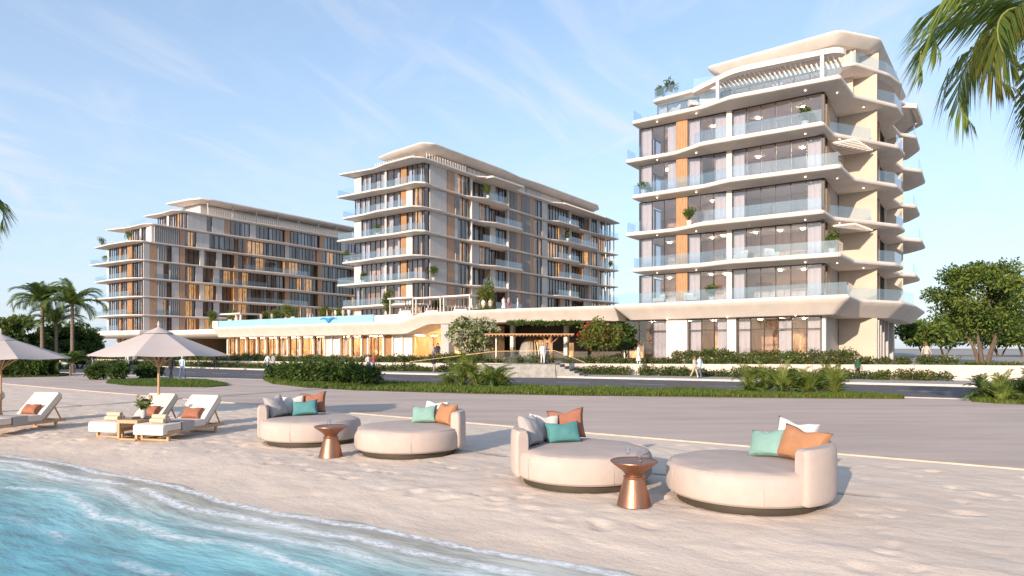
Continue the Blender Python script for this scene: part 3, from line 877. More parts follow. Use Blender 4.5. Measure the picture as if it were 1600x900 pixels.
    slab('roof_terrace_slab', solid, zt, zt+.55, B, deep=.6)
    lip = [(-12.6, 2.3), (-7.6, -.3), (1.5, .5), (1.95, 4.6)]
    pg = MB()
    def beam(path, w, z0, z1, mb):
        L_, R_ = [], []
        for i, p in enumerate(path):
            p = Vector(p); a = Vector(path[max(i-1, 0)]); b = Vector(path[min(i+1, len(path)-1)])
            d = (b-a).normalized(); n = Vector((-d.y, d.x))
            L_.append(p - n*0); R_.append(p + n*w)
        for i in range(len(path)-1):
            q = [L_[i], L_[i+1], R_[i+1], R_[i]]
            mb.add([(v.x, v.y, z0) for v in q] + [(v.x, v.y, z1) for v in q], [(3, 2, 1, 0), (4, 5, 6, 7), (0, 1, 5, 4), (1, 2, 6, 5), (2, 3, 7, 6), (3, 0, 4, 7)])
    beam([tuple(v) for v in rounded([(-12.7, 3.0), *lip, (1.2, 5.2), (-9, 4.2)], 1.2, 4)][5:20], .75, zt+.02, zt+.5, pg)
    pg.build('pergola_frame', render_white, B, True)
    for i in range(27):
        t = i/26
        x = -9.6 + 10.4*t
        y0 = 2.3 - (x+12.6)*.52 if x < -7.6 else -.3 + (x+7.6)*.088
        y1 = 3.6 + (x+9.4)*.12
        MB().box(x-.05, x+.05, y0+.5, y1, zt+.06, zt+.34).build('pergola_slat', greyp, B)
    balustrade([(-17.0, 6), (-17.0, 3.1), (-12.6, 2.7), (-9.6, 3.5)], zt+.52, B)
    balustrade([(1.7, 5.2), (3.9, 9.5), (4.6, 13)], zt+.52, B)
    # side pergola with slats, at the far end
    sp = MB()
    for a, b in (((3.2, 18.5), (5.5, 20.5)), ((5.5, 20.5), (5.7, 27)), ((5.7, 27), (4, 29.5))): sp.bar((*a, zt+.3), (*b, zt+.3), .5, .5)
    sp.build('pergola_frame', render_white, B)
    for i in range(12): MB().box(3.3, 5.4, 20.9+.5*i, 21.05+.5*i, zt+.2, zt+.42).build('pergola_slat', greyp, B)
    # penthouse and roof
    zp = zt + .55; zr = 31.05
    MB().box(-10.6, 1.6, 7.6, 28, zp, zr).build('penthouse_wall', beige, B)
    for i in range(24): MB().box(-10.4+.5*i, -10.22+.5*i, 7.48, 7.6, zp, zr).build('wall_slat', render_white, B)
    MB().box(.4, 3.3, 9.8, 10.1, zp, zr).build('fin_wall', beige, B)
    MB().box(1.62, 3.0, 12, 27, zp, zr).build('penthouse_wall', greyd, B)
    roof = [(-12.2, 5.4), (.7, 4.5), (3.6, 8.6), (4.3, 27), (1, 30), (-11, 30)]
    slab_mesh(MB(), roof, [(2.2, 31.0), (.9, 31.03), (.12, 31.6), (0, 31.78), (.03, 31.95), (.16, 32.02)], .9).build('roof', render_white, B, True)
    return B
RB = right_building()

# ------------------------------------------------------------------ middle and left buildings
def bays_fit(b): return [(a+.02, c-.02, t) for a, c, t in b]
def middle_building():
    rng = random.Random(5)
    p = W(58.1, 11.5, 0)
    B = thing('apartment_building', 'middle apartment block with long shaded side wall, behind the raised pool deck', 'building', p, -TH)
    z_s = [9.1, 12.8, 16.5, 20.2, 23.9, 27.5, 31.2]
    front = bays_fit([(-15.7, -14.4, 'G'), (-14.4, -8.5, 'G'), (-8.5, -8.1, 'C'), (-8.1, -5.2, 'G'), (-4.9, -3.7, 'W'), (-3.7, -2.4, 'C'), (-2.4, -.4, 'G')])
    front2 = bays_fit([(-15.7, -14.0, 'C'), (-14.0, -8.5, 'G'), (-8.5, -8.1, 'C'), (-8.1, -5.2, 'G'), (-4.9, -3.7, 'W'), (-3.7, -.4, 'G')])
    sideA = bays_fit([(.2, 1.3, 'G'), (1.3, 5.3, 'P'), (5.4, 7.2, 'T'), (7.2, 8.0, 'P'), (8, 11.2, 'G'), (11.4, 14, 'B'), (14, 16.8, 'B'), (16.8, 18.3, 'P'), (18.3, 21.7, 'G'), (21.7, 24.9, 'F'), (24.9, 26.2, 'T'), (26.2, 29.2, 'F'), (29.2, 30.8, 'T'), (30.8, 33.4, 'G'), (33.4, 35.4, 'P'), (35.4, 39.8, 'G'), (39.8, 44, 'G'), (44, 48.2, 'B'), (48.2, 52.6, 'B'), (52.8, 56, 'G'), (56, 57.5, 'P'), (57.5, 62.6, 'G')])
    sideB = bays_fit([(.2, 1.3, 'G'), (1.3, 5.3, 'P'), (5.4, 7.2, 'T'), (7.2, 8.4, 'F'), (8.4, 11.4, 'G'), (11.4, 13.6, 'P'), (13.6, 16.8, 'G'), (16.8, 21.2, 'B'), (21.4, 24.9, 'F'), (24.9, 26.2, 'T'), (26.2, 29.2, 'F'), (29.2, 30.8, 'T'), (30.8, 33.4, 'G'), (33.4, 35.4, 'P'), (35.4, 40.2, 'H'), (40.2, 41.6, 'T'), (41.6, 45, 'G'), (45, 50, 'B'), (50, 52.6, 'P'), (52.8, 56, 'G'), (56, 57.0, 'T'), (57.0, 62.6, 'G')])
    E = [(-18.0, -2.0), (-9, -1.9), (-5.5, -1.5), (-.2, -1.9), (.9, -.6), (.5, 4), (.45, 9.5), (1.9, 12.5), (2.1, 19), (.5, 22), (.45, 35), (1.7, 37), (1.9, 45), (.6, 47), (1.3, 55), (1.8, 63.6), (-15.7, 63.6), (-16.0, 8)]
    O = [(-17.0, -1.7), (-11.5, -1.9), (-8, -2.5), (-.6, -2.3), (.5, -1.0), (.9, 3), (.45, 6), (.45, 13), (1.9, 16), (2.0, 24), (.5, 26), (.45, 36), (1.2, 38), (1.9, 42), (2.0, 53), (.6, 54.5), (1.7, 63.6), (-15.7, 63.6), (-16.0, 8)]
    floors = [5.95] + z_s
    for k, z in enumerate(z_s):
        o = E if k % 2 else O
        if k == len(z_s)-1:
            o = [(-17.4, -2.1), (-10, -1.3), (-6, -2.2), (-.3, -2.6), (1.0, -1.2), (.8, 12), (2.6, 14), (2.7, 22), (.7, 24), (.7, 36), (2.2, 38), (2.4, 56), (1.9, 63.8), (-15.7, 63.8), (-16.0, 8)]
        slab('floor_slab', o, z-.42, z, B, deep=.9)
    for k in range(7):
        z0, z1 = floors[k], z_s[k]-.42
        o = E if (k-1) % 2 else O
        MB().box(-15.6, -1.9, 1.9, 62, z0, z1).build('core_wall', interior_wood if rng.random() < .6 else interior, B)
        facade(B, (0, 0), 0, front if k % 2 else front2, z0, z1, rng, glass_win, .12)
        facade(B, (0, 0), R(90), sideA if k % 2 == 0 else sideB, z0, z1, rng, glass_dark, .5)
        # end columns of the open corner terraces
        for y in (58.4, 60.6, 62.4): MB().box(.8, 1.0, y, y+.2, z0, z1).build('column', render_white, B)
        if k:
            ip = [tuple(v) for v in inset(o, .2)]
            n = 4 if k % 2 else 4
            balustrade([(ip[0][0], 1.0)] + ip[:n] + ([] if k % 2 else [ip[4]]), z0, B, step=2.4)
            if k % 2 == 0: balustrade(ip[7:9], z0, B, step=2.2); balustrade(ip[11:13], z0, B, step=2.4); balustrade(ip[14:16], z0, B, step=2.6)
            else: balustrade(ip[8:10], z0, B, step=2.2); balustrade(ip[12:15], z0, B, step=2.4)
        # party walls between terraces
        for y in (11.3, 21.8, 44.0, 52.7): MB().box(-.2, .35, y-.1, y+.1, z0, z1).build('party_wall', render_white, B)
    # penthouse level and folded roof
    zp, zr = 31.2, 33.3
    MB().box(-9.5, -2.0, 5, 58, zp, zr).build('penthouse_wall', render_white, B)
    for y in (6, 12.5, 24, 30.5, 44): MB().box(-2.0, -1.9, y, y+.25, zp, zr).build('wall_fin', greyd, B)
    facade(B, (-1.9, 0), R(90), bays_fit([(13.0, 18, 'G'), (31, 36, 'P'), (18.2, 23.8, 'P'), (44.4, 56, 'P')]), zp, zr, rng, glass_dark, 0)
    facade(B, (0, 4.9), 0, bays_fit([(-9.4, -5.5, 'F'), (-5.5, -2.1, 'G')]), zp, zr, rng, glass_dark, 0)
    for x in range(18): MB().box(-11+.5*x, -10.88+.5*x, .2, .32, zp, zp+1.2).build('railing_bar', render_white, B)
    for y in range(16): MB().box(.1, .2, .4+.62*y, .5+.62*y, zp, zp+1.1).build('railing_bar', render_white, B)
    roof = [(-12.6, 2.2), (-8, 1.2), (-.9, .4), (.4, 2.0), (.4, 20), (-.2, 26), (.2, 32), (.3, 56), (-1.5, 60), (-12, 60)]
    slab_mesh(MB(), roof, [(2.2, 33.38), (1.0, 33.4), (.14, 33.86), (0, 34.0), (.05, 34.16), (.2, 34.22)], 1.2).build('roof', render_white, B, True)
    pg = MB()
    for a, b in (((.9, 13.5), (3.0, 13.5)), ((3.0, 13.5), (3.2, 22.4)), ((3.2, 22.4), (.9, 22.4))): pg.bar((*a, 31.0), (*b, 31.0), .3, .3)
    pg.build('pergola_frame', render_white, B)
    for i in range(14): MB().box(.9, 3.0, 13.9+.6*i, 14.1+.6*i, 30.9, 31.1).build('pergola_slat', render_white, B)
    for i in range(28): MB().box(.9, 2.6, 38+.64*i, 38.2+.64*i, 30.9, 31.1).build('pergola_slat', render_white, B)
    return B
MBD = middle_building()

def left_building():
    rng = random.Random(8)
    p = W(128.5, 3.3, 0)
    B = thing('apartment_building', 'leftmost apartment block, farthest from the camera, stepped top floors and dark golden windows', 'building', p, -TH)
    z_s = [9.2, 13.0, 16.75, 20.5, 24.3]
    side = bays_fit([(.2, 1.5, 'P'), (1.5, 2.9, 'T'), (2.9, 4.3, 'P'), (4.3, 5.4, 'G'), (5.4, 7.6, 'F'), (7.7, 8.9, 'T'), (8.9, 11.2, 'G'), (11.2, 12.9, 'P'), (12.9, 15.4, 'H'), (15.4, 16.8, 'P'), (16.8, 20.4, 'H'), (20.4, 21.4, 'T'), (21.4, 25, 'H'), (25.1, 29.4, 'B'), (29.4, 34, 'H'), (34, 35.2, 'T'), (35.2, 39.3, 'B'), (39.3, 43.9, 'H'), (43.9, 45.3, 'T'), (45.3, 50.3, 'B'), (50.3, 56, 'H'), (56, 57, 'P'), (57, 62, 'G')])
    side2 = bays_fit([(.2, 1.5, 'P'), (1.5, 2.9, 'T'), (2.9, 5.0, 'F'), (5.0, 6.0, 'G'), (6.0, 7.6, 'P'), (7.7, 8.9, 'T'), (8.9, 12.2, 'H'), (12.2, 13.2, 'C'), (13.2, 16.0, 'G'), (16.0, 17.4, 'P'), (17.4, 20.4, 'B'), (20.4, 21.4, 'T'), (21.4, 25, 'G'), (25.1, 29.4, 'H'), (29.4, 34, 'B'), (34, 35.2, 'T'), (35.2, 39.3, 'H'), (39.3, 43.9, 'B'), (43.9, 45.3, 'T'), (45.3, 50.3, 'H'), (50.3, 56, 'B'), (56, 57, 'P'), (57, 62, 'G')])
    front = bays_fit([(-15.6, -14.8, 'C'), (-14.6, -10.0, 'G'), (-10.0, -9.2, 'W'), (-9.2, -6.4, 'G'), (-6.4, -4.4, 'W'), (-4.2, -2.6, 'G'), (-2.4, -.3, 'G')])
    E = [(-19.2, -2.2), (-9, -1.8), (-3, -1.4), (-.6, -1.1), (.5, 0), (.5, 14), (1.4, 22), (2.2, 32), (1.2, 40), (.9, 48), (1.2, 62.5), (-16, 62.5), (-16.4, 6)]
    O = [(-18.3, -1.6), (-10, -2.2), (-3, -1.9), (-.8, -1.4), (.6, -.2), (.5, 9), (1.4, 14), (1.0, 22), (1.6, 28), (2.2, 36), (1.3, 44), (1.2, 62.5), (-16, 62.5), (-16.4, 6)]
    floors = [5.9] + z_s
    slab('podium_slab', [(-20.5, -2.6), (-6, -2.4), (4, -2.6), (3, 62), (-17, 62), (-18, 6)], 4.4, 5.9, B, deep=1.6)
    MB().box(-16, 1.5, 2.5, 60, .6, 4.5).build('ground_storey_wall', interior_wood, B)
    for x in range(7): MB().box(-15.5+2.4*x, -15.1+2.4*x, 1.9, 2.45, .6, 4.5).build('column', render_white, B)
    for k, z in enumerate(z_s): slab('floor_slab', E if k % 2 else O, z-.42, z, B, deep=.9)
    for k in range(5):
        z0, z1 = floors[k], z_s[k]-.42
        o = E if (k-1) % 2 else O
        MB().box(-15.5, -2.4, 1.9, 61, z0, z1).build('core_wall', interior_wood, B)
        facade(B, (0, 0), 0, front, z0, z1, rng, glass_win, .15, pane_w=.95)
        facade(B, (0, 0), R(90), side if k % 2 else side2, z0, z1, rng, glass_dark, .55)
        if k:
            ip = [tuple(v) for v in inset(o, .2)]
            balustrade([(ip[0][0], 1.0)] + ip[:3], z0, B, step=2.6)
            balustrade(ip[6:9], z0, B, step=3.0)
            if k % 2: balustrade([(.3, 2.6), (.3, 7.4)], z0, B, step=2.4)
        else: balustrade([(-20.0, 2), (-20.1, -2.2), (-6, -2.0)], z0, B, step=2.6)
    # stepped top
    side6 = bays_fit([(2.2, 7.6, 'F'), (7.7, 8.9, 'T'), (8.9, 11.4, 'G'), (11.4, 14.4, 'P'), (14.4, 16.8, 'G'), (16.8, 20.6, 'G'), (21.4, 25, 'G'), (25.1, 29.4, 'H'), (29.4, 34, 'G'), (34, 35.2, 'P'), (35.2, 39.3, 'G'), (39.3, 43.9, 'H'), (43.9, 45.3, 'T'), (45.3, 50.3, 'G'), (50.3, 56, 'H'), (56, 62, 'G')])
    side7 = bays_fit([(8.4, 9.4, 'G'), (9.4, 13.8, 'P'), (13.8, 15.0, 'G'), (15.0, 18.0, 'P'), (18, 19.4, 'T'), (19.5, 24.4, 'G'), (24.4, 26, 'P'), (26, 29.4, 'G'), (29.8, 34, 'H'), (34, 35.4, 'T'), (35.6, 40, 'G'), (40, 44.5, 'H'), (44.5, 46, 'T'), (46, 51.5, 'G'), (51.5, 53, 'P'), (53, 62, 'G')])
    z6, z7, z8 = 24.3, 28.1, 31.9
    MB().box(-13.5, -2.4, 3.4, 61, z6, z7-.42).build('core_wall', interior_wood, B)
    facade(B, (0, 2.0), 0, bays_fit([(-9.5, -5.4, 'G'), (-5.2, -4.6, 'C'), (-4.6, -2.4, 'G'), (-2.4, -.3, 'C')]), z6, z7-.42, rng, glass_win, .1)
    facade(B, (0, 0), R(90), side6, z6, z7-.42, rng, glass_dark, .3)
    slab('floor_slab', [(-15.4, -.6), (-8, .8), (-1.2, .6), (.7, 1.6), (.6, 16), (1.8, 30), (1.0, 44), (1.2, 62.5), (-14, 62.5), (-14.4, 8)], z7-.42, z7, B, deep=.9)
    MB().box(-12, -2.4, 10.2, 61, z7, z8-.42).build('core_wall', interior_wood, B)
    facade(B, (0, 8.2), 0, bays_fit([(-10.5, -6.4, 'G'), (-6.2, -5.4, 'C'), (-5.4, -2.4, 'G'), (-2.2, -.3, 'G')]), z7, z8-.42, rng, glass_win, .1)
    facade(B, (0, 0), R(90), side7, z7, z8-.42, rng, glass_win, .05)
    balustrade([(-8, 1.3), (-1.2, 1.1)], z7, B, step=2.6)
    slab('floor_slab', [(-13, 6.2), (-6, 6.8), (-1, 6.4), (.8, 7.6), (.7, 20), (1.6, 34), (1.0, 46), (1.3, 62.5), (-12.5, 62.5), (-12.8, 12)], z8-.42, z8, B, deep=.9)
    # roof terrace with white screen railing under a thin roof rim
    MB().box(-10.5, -3, 14, 58, z8, 34.6).build('penthouse_wall', render_white, B)
    slab('roof', [(-11.6, 10.6), (-3, 11.2), (.2, 12.2), (.9, 14.6), (.9, 36), (.4, 60), (-11, 60)], 34.75, 35.4, B, deep=1.2)
    scr = MB()
    for y in np.arange(14, 60, .55): scr.box(.25, .33, y, y+.14, z8+.05, z8+1.5)
    structure(scr.build('railing_bars', render_white, B), 'stuff')
    for y in range(14, 60, 6): MB().box(-.2, .1, y, y+.18, z8, 34.75).build('post', greyd, B)
    return B
LB = left_building()

# ------------------------------------------------------------------ podium with restaurant and pool
def S_at(px, d):      # distance along the seafront at which a pixel column meets the line d metres inland
    r = (px-800)/F
    return (OX + ST*d - r*(OY + CT*d)) / (CT + ST*r)
resto_lamp = emitmat('restaurant_lamp', (1.0, .74, .44), 15.0)
resto_wall = mat('restaurant_wall', (.60, .43, .25), .6, .2, 1.0, stretch=(2, 2, .4))
resto_floor = mat('restaurant_floor', (.48, .34, .20), .5, .1, 2)
def podium():
    rng = random.Random(3)
    B = thing('podium_building', 'long low podium with a curved cream edge band, glowing restaurant below and pool on top', 'building', W(0, 0, 0), -TH)
    secs = [(-98.5, 4.15, 5.9, 3.0), (-97.2, 4.15, 5.9, .25), (-96, 4.15, 5.9, 0), (-80, 4.15, 5.9, -.25), (-64, 4.15, 5.9, -.1), (-52.2, 4.2, 5.9, 0), (-51.6, 4.25, 5.95, 0), (-48.0, 5.3, 6.88, 0), (-47.3, 5.4, 6.93, 0), (-34, 5.35, 6.93, -.35), (-22.5, 5.3, 6.85, -.15), (-20.2, 5.12, 6.75, -.9), (-19.4, 5.12, 6.72, -1.6)]
    rg = []
    for x, z0, z1, y in secs:
        rg.append([(x, y+5, z0), (x, y+1.7, z0), (x, y+1.05, z0+.05), (x, y+.30, z1-.55), (x, y+.05, z1-.32), (x, y, z1-.18), (x, y+.03, z1-.06), (x, y+.14, z1), (x, y+5, z1)])
    mb = MB(); n = 9; vs = [v for r in rg for v in r]; fs = []
    for i in range(len(rg)-1):
        for k in range(n-1): fs.append((i*n+k+1, i*n+k, (i+1)*n+k, (i+1)*n+k+1))
    fs += [tuple(range(n)), tuple((len(rg)-1)*n+k for k in range(n-1, -1, -1))]
    mb.add(vs, fs); mb.build('edge_band', render_white, B, True)
    # the band steps back and runs on to the far block
    slab('edge_band', [(-126, 6), (-99, 4.6), (-98, 7), (-98, 60), (-126, 60)], 4.3, 5.88, B, deep=1.4)
    # roof deck sheets
    D = MB()
    D.box(-98, -50.2, 5.8, 60, 5.3, 6.9); D.box(-50.2, -18.6, 3, 60, 5.6, 6.89)
    D.build('pool_deck', deckm, B)
    MB().box(-57.6, -50.3, .9, 5.79, 5.85, 6.88).build('planter_wall', render_white, B)
    MB().box(-57.6, -50.3, 2.6, 5.79, 6.885, 7.05).build('timber_platform', teak, B)
    # pool: acrylic front, water, back edge
    MB().box(-96.2, -57.62, .75, .87, 5.85, 7.0).build('pool_front', pool_panel, B)
    MB().box(-96.2, -57.62, .88, 5.6, 5.9, 6.96).build('pool_water', pool_water, B)
    MB().box(-96.5, -57.62, 5.602, 5.798, 5.9, 7.05).build('pool_edge', render_white, B)
    MB().box(-98.0, -96.22, .6, 5.79, 5.85, 7.0).build('pool_edge', render_white, B)
    # restaurant
    zf, zc = 1.1, 4.2
    MB().box(-97, -41, 3.0, 14, 1.06, 1.12).build('restaurant_floor', resto_floor, B)
    MB().box(-97, -41, 8.6, 8.9, zf+.03, 5.3).build('back_wall', resto_wall, B)
    MB().box(-97.3, -97.0, 3.0, 12, zf, zc).build('side_wall', resto_wall, B)
    x = -96.6; i = 0
    while x < -53:
        w = rng.choice([2.2, 2.6, 1.4, 3.0])
        t = rng.random()
        if t < .68:
            window(B, x, 3.1, zf, w, zc-zf, max(1, round(w/1.6)), 0, glass_clear, False, [(0, .22)] if t < .25 else [], bar=.06, fm=wood if i % 2 else frame_dark)
            
        else: panel(B, rng.choice(['pillar', 'wood_cladding', 'pillar']), x, 2.9, zf, w*.55, zc-zf); w *= .55
        MB().box(x-.16, x+.12, 2.55, 2.85, zf, zc).build('column', render_white, B)
        x += w + .18; i += 1
    lp = MB()
    for k in range(19): lp.box(-95.5+2.35*k, -94.7+2.35*k, 4.4, 5.4, zc-.13, zc-.08); lp.box(-95.0+2.35*k, -94.4+2.35*k, 7, 7.8, zc-.13, zc-.08)
    for k in range(2): lp.box(-50.5+4.0*k, -50.8+2.3*k, 5.2, 6.4, 5.15, 5.2)
    lp.build('ceiling_lamp', resto_lamp, B)
    for k in range(14):
        xx = -94+3*k+rng.uniform(-.6, .6)
        MB().box(xx, xx+1.0, 8.3, 8.58, zf+.1, zc-.3).build('wall_niche', rng.choice([interior_wood, glow_wall, beige]), B)
    # entry bay with a stair and the big grey pillar
    MB().box(-45.3, -44.0, .9, 2.1, 1.0, 5.35).build('pillar', greyd, B)
    MB().box(-42.4, -41.0, 3.0, 8.5, 1.0, 5.3).build('side_wall', resto_wall, B)
    MB().box(-43.2, -42.6, 2.8, 3.2, 1.0, 5.3).build('column', render_white, B)
    for k in range(12): MB().box(-51.8+.36*k, -51.4+.36*k, 6.5, 8, 1.3+.28*k, 1.38+.28*k).build('stair_tread', wood, B)
    # undercroft behind the entrance canopy
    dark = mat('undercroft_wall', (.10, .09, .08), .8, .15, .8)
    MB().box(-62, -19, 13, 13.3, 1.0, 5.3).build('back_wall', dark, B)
    for xa, xb, z in ((-39.5, -36.5, 3.4), (-24.6, -22.6, 3.2), (-34, -32.6, 3.0)): MB().box(xa, xb, 12.7, 12.95, 1.1, z).build('lit_opening', glow_wall, B)
    for xa in (-38, -30, -22): MB().box(xa, xa+.5, 6, 6.5, 1.0, 5.4).build('column', render_white, B)
    return B
PB = podium()

def podium_local(x, y, z): return W(-x, y, z)
# blue splash feature in the pool
def splash():
    s = S_at(521, 1.6)
    t = thing('pool_feature', 'bright blue leaf-shaped splash feature standing in the raised pool', 'pool feature', W(s, .70, 5.98), -TH)
    for k, (a, L_) in enumerate(((-72, 2.1), (-50, 1.7), (-22, 1.1), (4, 1.0), (26, 1.1), (52, 1.7), (74, 2.1))):
        mb = MB(); n = 6; dx, dz = math.sin(R(a)), math.cos(R(a))
        L2 = L_*.95
        pts = [(dx*L2*i/n, -.02-.01*k, .05+.62*dz*i/n + .62*math.sin(PI*.82*i/n)*abs(dx)) for i in range(n+1)]
        mb.tube([Vector(p) for p in pts], [.03+.085*math.sin(PI*min(1, .15+i/n*.85)) for i in range(n+1)], 6)
        mb.build('leaf', blue_m, t, True)
splash()
def ladders():
    for px, lab in ((372, 'pair of white pool ladder rails near the left end of the pool'), (486, 'pair of white pool ladder rails left of the blue splash feature')):
        t = thing('pool_ladder', lab, 'pool ladder', W(S_at(px, 5.4), 5.4, 6.95), -TH, 'pool ladders')
        for x in (-.3, .3):
            MB().tube([(x, -.5, -.6), (x, -.5, .7), (x, -.35, .95), (x, -.05, .95), (x, .1, .7), (x, .1, .08)], .045, 8).build('rail', render_white, t, True)
        for z in (-.1, -.35): MB().box(-.3, .3, -.56, -.46, z, z+.05).build('rung', render_white, t)
    for i, (px, d, lab) in enumerate(((432, 6.9, 'white deck lounger behind the middle of the pool'), (440, 7.4, 'white deck lounger behind the pool, right of its twin'), (448, 6.8, 'white deck lounger nearest the big round bush by the pool'), (352, 7.2, 'white deck lounger near the left end of the pool'))):
        t = thing('deck_lounger', lab, 'sun lounger', W(S_at(px, d), d, 6.9), -TH + .2*i, 'white loungers on the pool deck')
        MB().box(-.35, .35, 0, 1.5, .25, .38).build('seat', cushion_white, t)
        MB().bar((0, 1.5, .3), (0, 2.0, .85), .7, .1).build('backrest', cushion_white, t)
        for x in (-.3, .26):
            for y in (.1, 1.4): MB().box(x, x+.05, y, y+.05, 0, .25).build('leg', teak, t)
ladders()
# tables and chairs in the restaurant
def restaurant_furniture():
    rng = random.Random(6)
    t0 = thing('dining_table', '', 'table', (0, 0, 0), 0, 'dining tables in the glowing restaurant')
    MB().box(-.6, .6, -.4, .4, .72, .77).build('table_top', cushion_white, t0)
    mb = MB().lathe([(.3, 0), (.3, .03), (.05, .05), (.05, .72)], 10); mb.build('pedestal', wood, t0)
    c0 = thing('dining_chair', '', 'chair', (0, 0, 0), 0, 'chairs at the restaurant tables')
    MB().box(-.23, .23, -.23, .23, .42, .48).build('seat', fabric_terra, c0)
    MB().box(-.23, .23, .19, .24, .48, .92).build('backrest', terra, c0)
    for x in (-.2, .2):
        for y in (-.2, .2): MB().box(x-.025, x+.025, y-.025, y+.025, 0, .42).build('leg', wood, c0)
    first = True
    for k in range(13):
        s = 94 - 3.15*k; d = 4.9 + (k % 3)*1.3
        for fx in (0,):
            t = t0 if first else copy_tree(t0)
            t.location = W(s, d, 1.12); t.rotation_euler.z = -TH
            t['label'] = 'white topped dining table inside the glowing restaurant under the pool'
            for q in (-1, 1):
                c = c0 if first and q == -1 else copy_tree(c0)
                c.location = W(s+.95*q, d+rng.uniform(-.1, .1), 1.12); c.rotation_euler.z = -TH + (PI/2 if q > 0 else -PI/2)
                c['label'] = 'terracotta backed dining chair at a white table in the glowing restaurant'
            first = False
restaurant_furniture()

# three white cabanas on the pool deck
def cabanas():
    for i, (sa, lab) in enumerate(((56.6, 'white flat-roofed cabana nearest the pool, leftmost of the three on the deck'), (51.6, 'white flat-roofed cabana, middle of the three on the pool deck'), (46.6, 'white flat-roofed cabana beside the bamboo, rightmost of the three on the deck'))):
        t = thing('cabana', lab, 'cabana', W(sa, 2.8, 6.9 if i else 7.05), -TH, 'white cabanas on the pool deck')
        MB().box(-.2, 4.7, -.2, 3.4, 2.12, 2.3).build('roof', render_white, t)
        for x in (0, 4.4):
            for y in (0, 3.1): MB().box(x, x+.13, y, y+.13, 0, 2.12).build('post', render_white, t)
        for k in range(6): MB().box(.5+.65*k, .58+.65*k, 3.13, 3.2, 0, 2.12).build('slat', beige, t)
        b = MB(); b.box(1.2, 3.5, .6, 2.2, .0, .32); b.build('platform', render_white, t)
        MB().box(1.25, 3.45, .65, 2.15, .32, .5).build('mattress', cushion_white, t)
        MB().box(1.3, 1.5, .7, 2.1, .5, .85).build('bolster', cushion_white, t)
cabanas()
# low entrance shelter at the far end of the pool deck
def shelter():
    t = thing('shelter', 'small cream flat-roofed shelter with two posts at the far end of the pool deck', 'shelter', W(101.5, 7.2, 5.9), -TH)
    MB().box(-3.2, 3.2, -1.2, 3.0, 2.6, 2.85).build('roof', render_white, t)
    for x in (1.2, 2.6): MB().box(x, x+.3, -.8, -.5, 0, 2.6).build('post', render_white, t)
    MB().box(-3.0, .6, 1.8, 2, 0, 2.6).build('rear_wall', terra, t)
shelter()

# entrance canopy with golden ribs
def pavilion():
    c = G(833, 557, 1.1)
    base = Vector((c.x, 67.0, 1.1)); c = base
    t = thing('entrance_canopy', 'thin dark timber entrance canopy with a curved cone of golden ribs beneath', 'canopy', c, 0)
    k = 67.0/F
    def P(px, py, dy=0): return ((px-800)*(67+dy)/F - c.x, dy, CAM_H + (HZ-py)*(67+dy)/F - 1.1)
    mb = MB()
    a, b, e, f = P(757, 523, 0), P(897, 518, 0), P(897, 516, 6), P(775, 519, 6)
    z = .14
    q = [a, b, e, f]
    mb.add([(x, y, 2.55) for x, y, _ in q] + [(x, y, 2.55+z) for x, y, _ in q], [(3, 2, 1, 0), (4, 5, 6, 7), (0, 1, 5, 4), (1, 2, 6, 5), (2, 3, 7, 6), (3, 0, 4, 7)])
    mb.build('roof', wood, t)
    for i in range(26):
        x0 = a[0] + (b[0]-a[0])*i/26
        MB().box(x0+.06, x0+.16, -.05, 5.6, 2.42, 2.545).build('roof_batten', wood, t)
    for px, w, m_ in ((775, .13, render_white), (860, .42, wood)):
        p = P(px, 540, 1.0); MB().box(p[0]-w/2, p[0]+w/2, p[1]-w/2, p[1]+w/2, 0, 2.42).build('post', m_, t)
    br = MB(); p = P(860, 540, 1.0)
    for dx, dy in ((-.9, 0), (.9, 0), (0, .9), (0, -.8)): br.bar((p[0], p[1], 1.6), (p[0]+dx, p[1]+dy, 2.42), .12)
    br.build('bracket', wood, t)
    p0 = P(829, 540, 2.0)
    dome = MB(); pr = []
    for i in range(9):
        an = PI/2*i/8; pr.append((1.15*math.cos(an)+.02, 2.3*math.sin(an)))
    dome.lathe(pr, 24, (p0[0]-.1, p0[1]+.4, 0)); dome.build('curved_wall', mat('dome_grey', (.27, .26, .25), .7), t, True)
    for i in range(6):
        an = R(-118 + 15*i)
        pts = []
        for j in range(9):
            u = j/8; r = .35 + .95*u**.8; pts.append((p0[0]+r*math.cos(an)*1.1+.15, p0[1]+.4+r*math.sin(an), 2.45*(1-u**1.6)))
        MB().tube(pts, .055, 6).build('rib', gold, t, True)
pavilion()

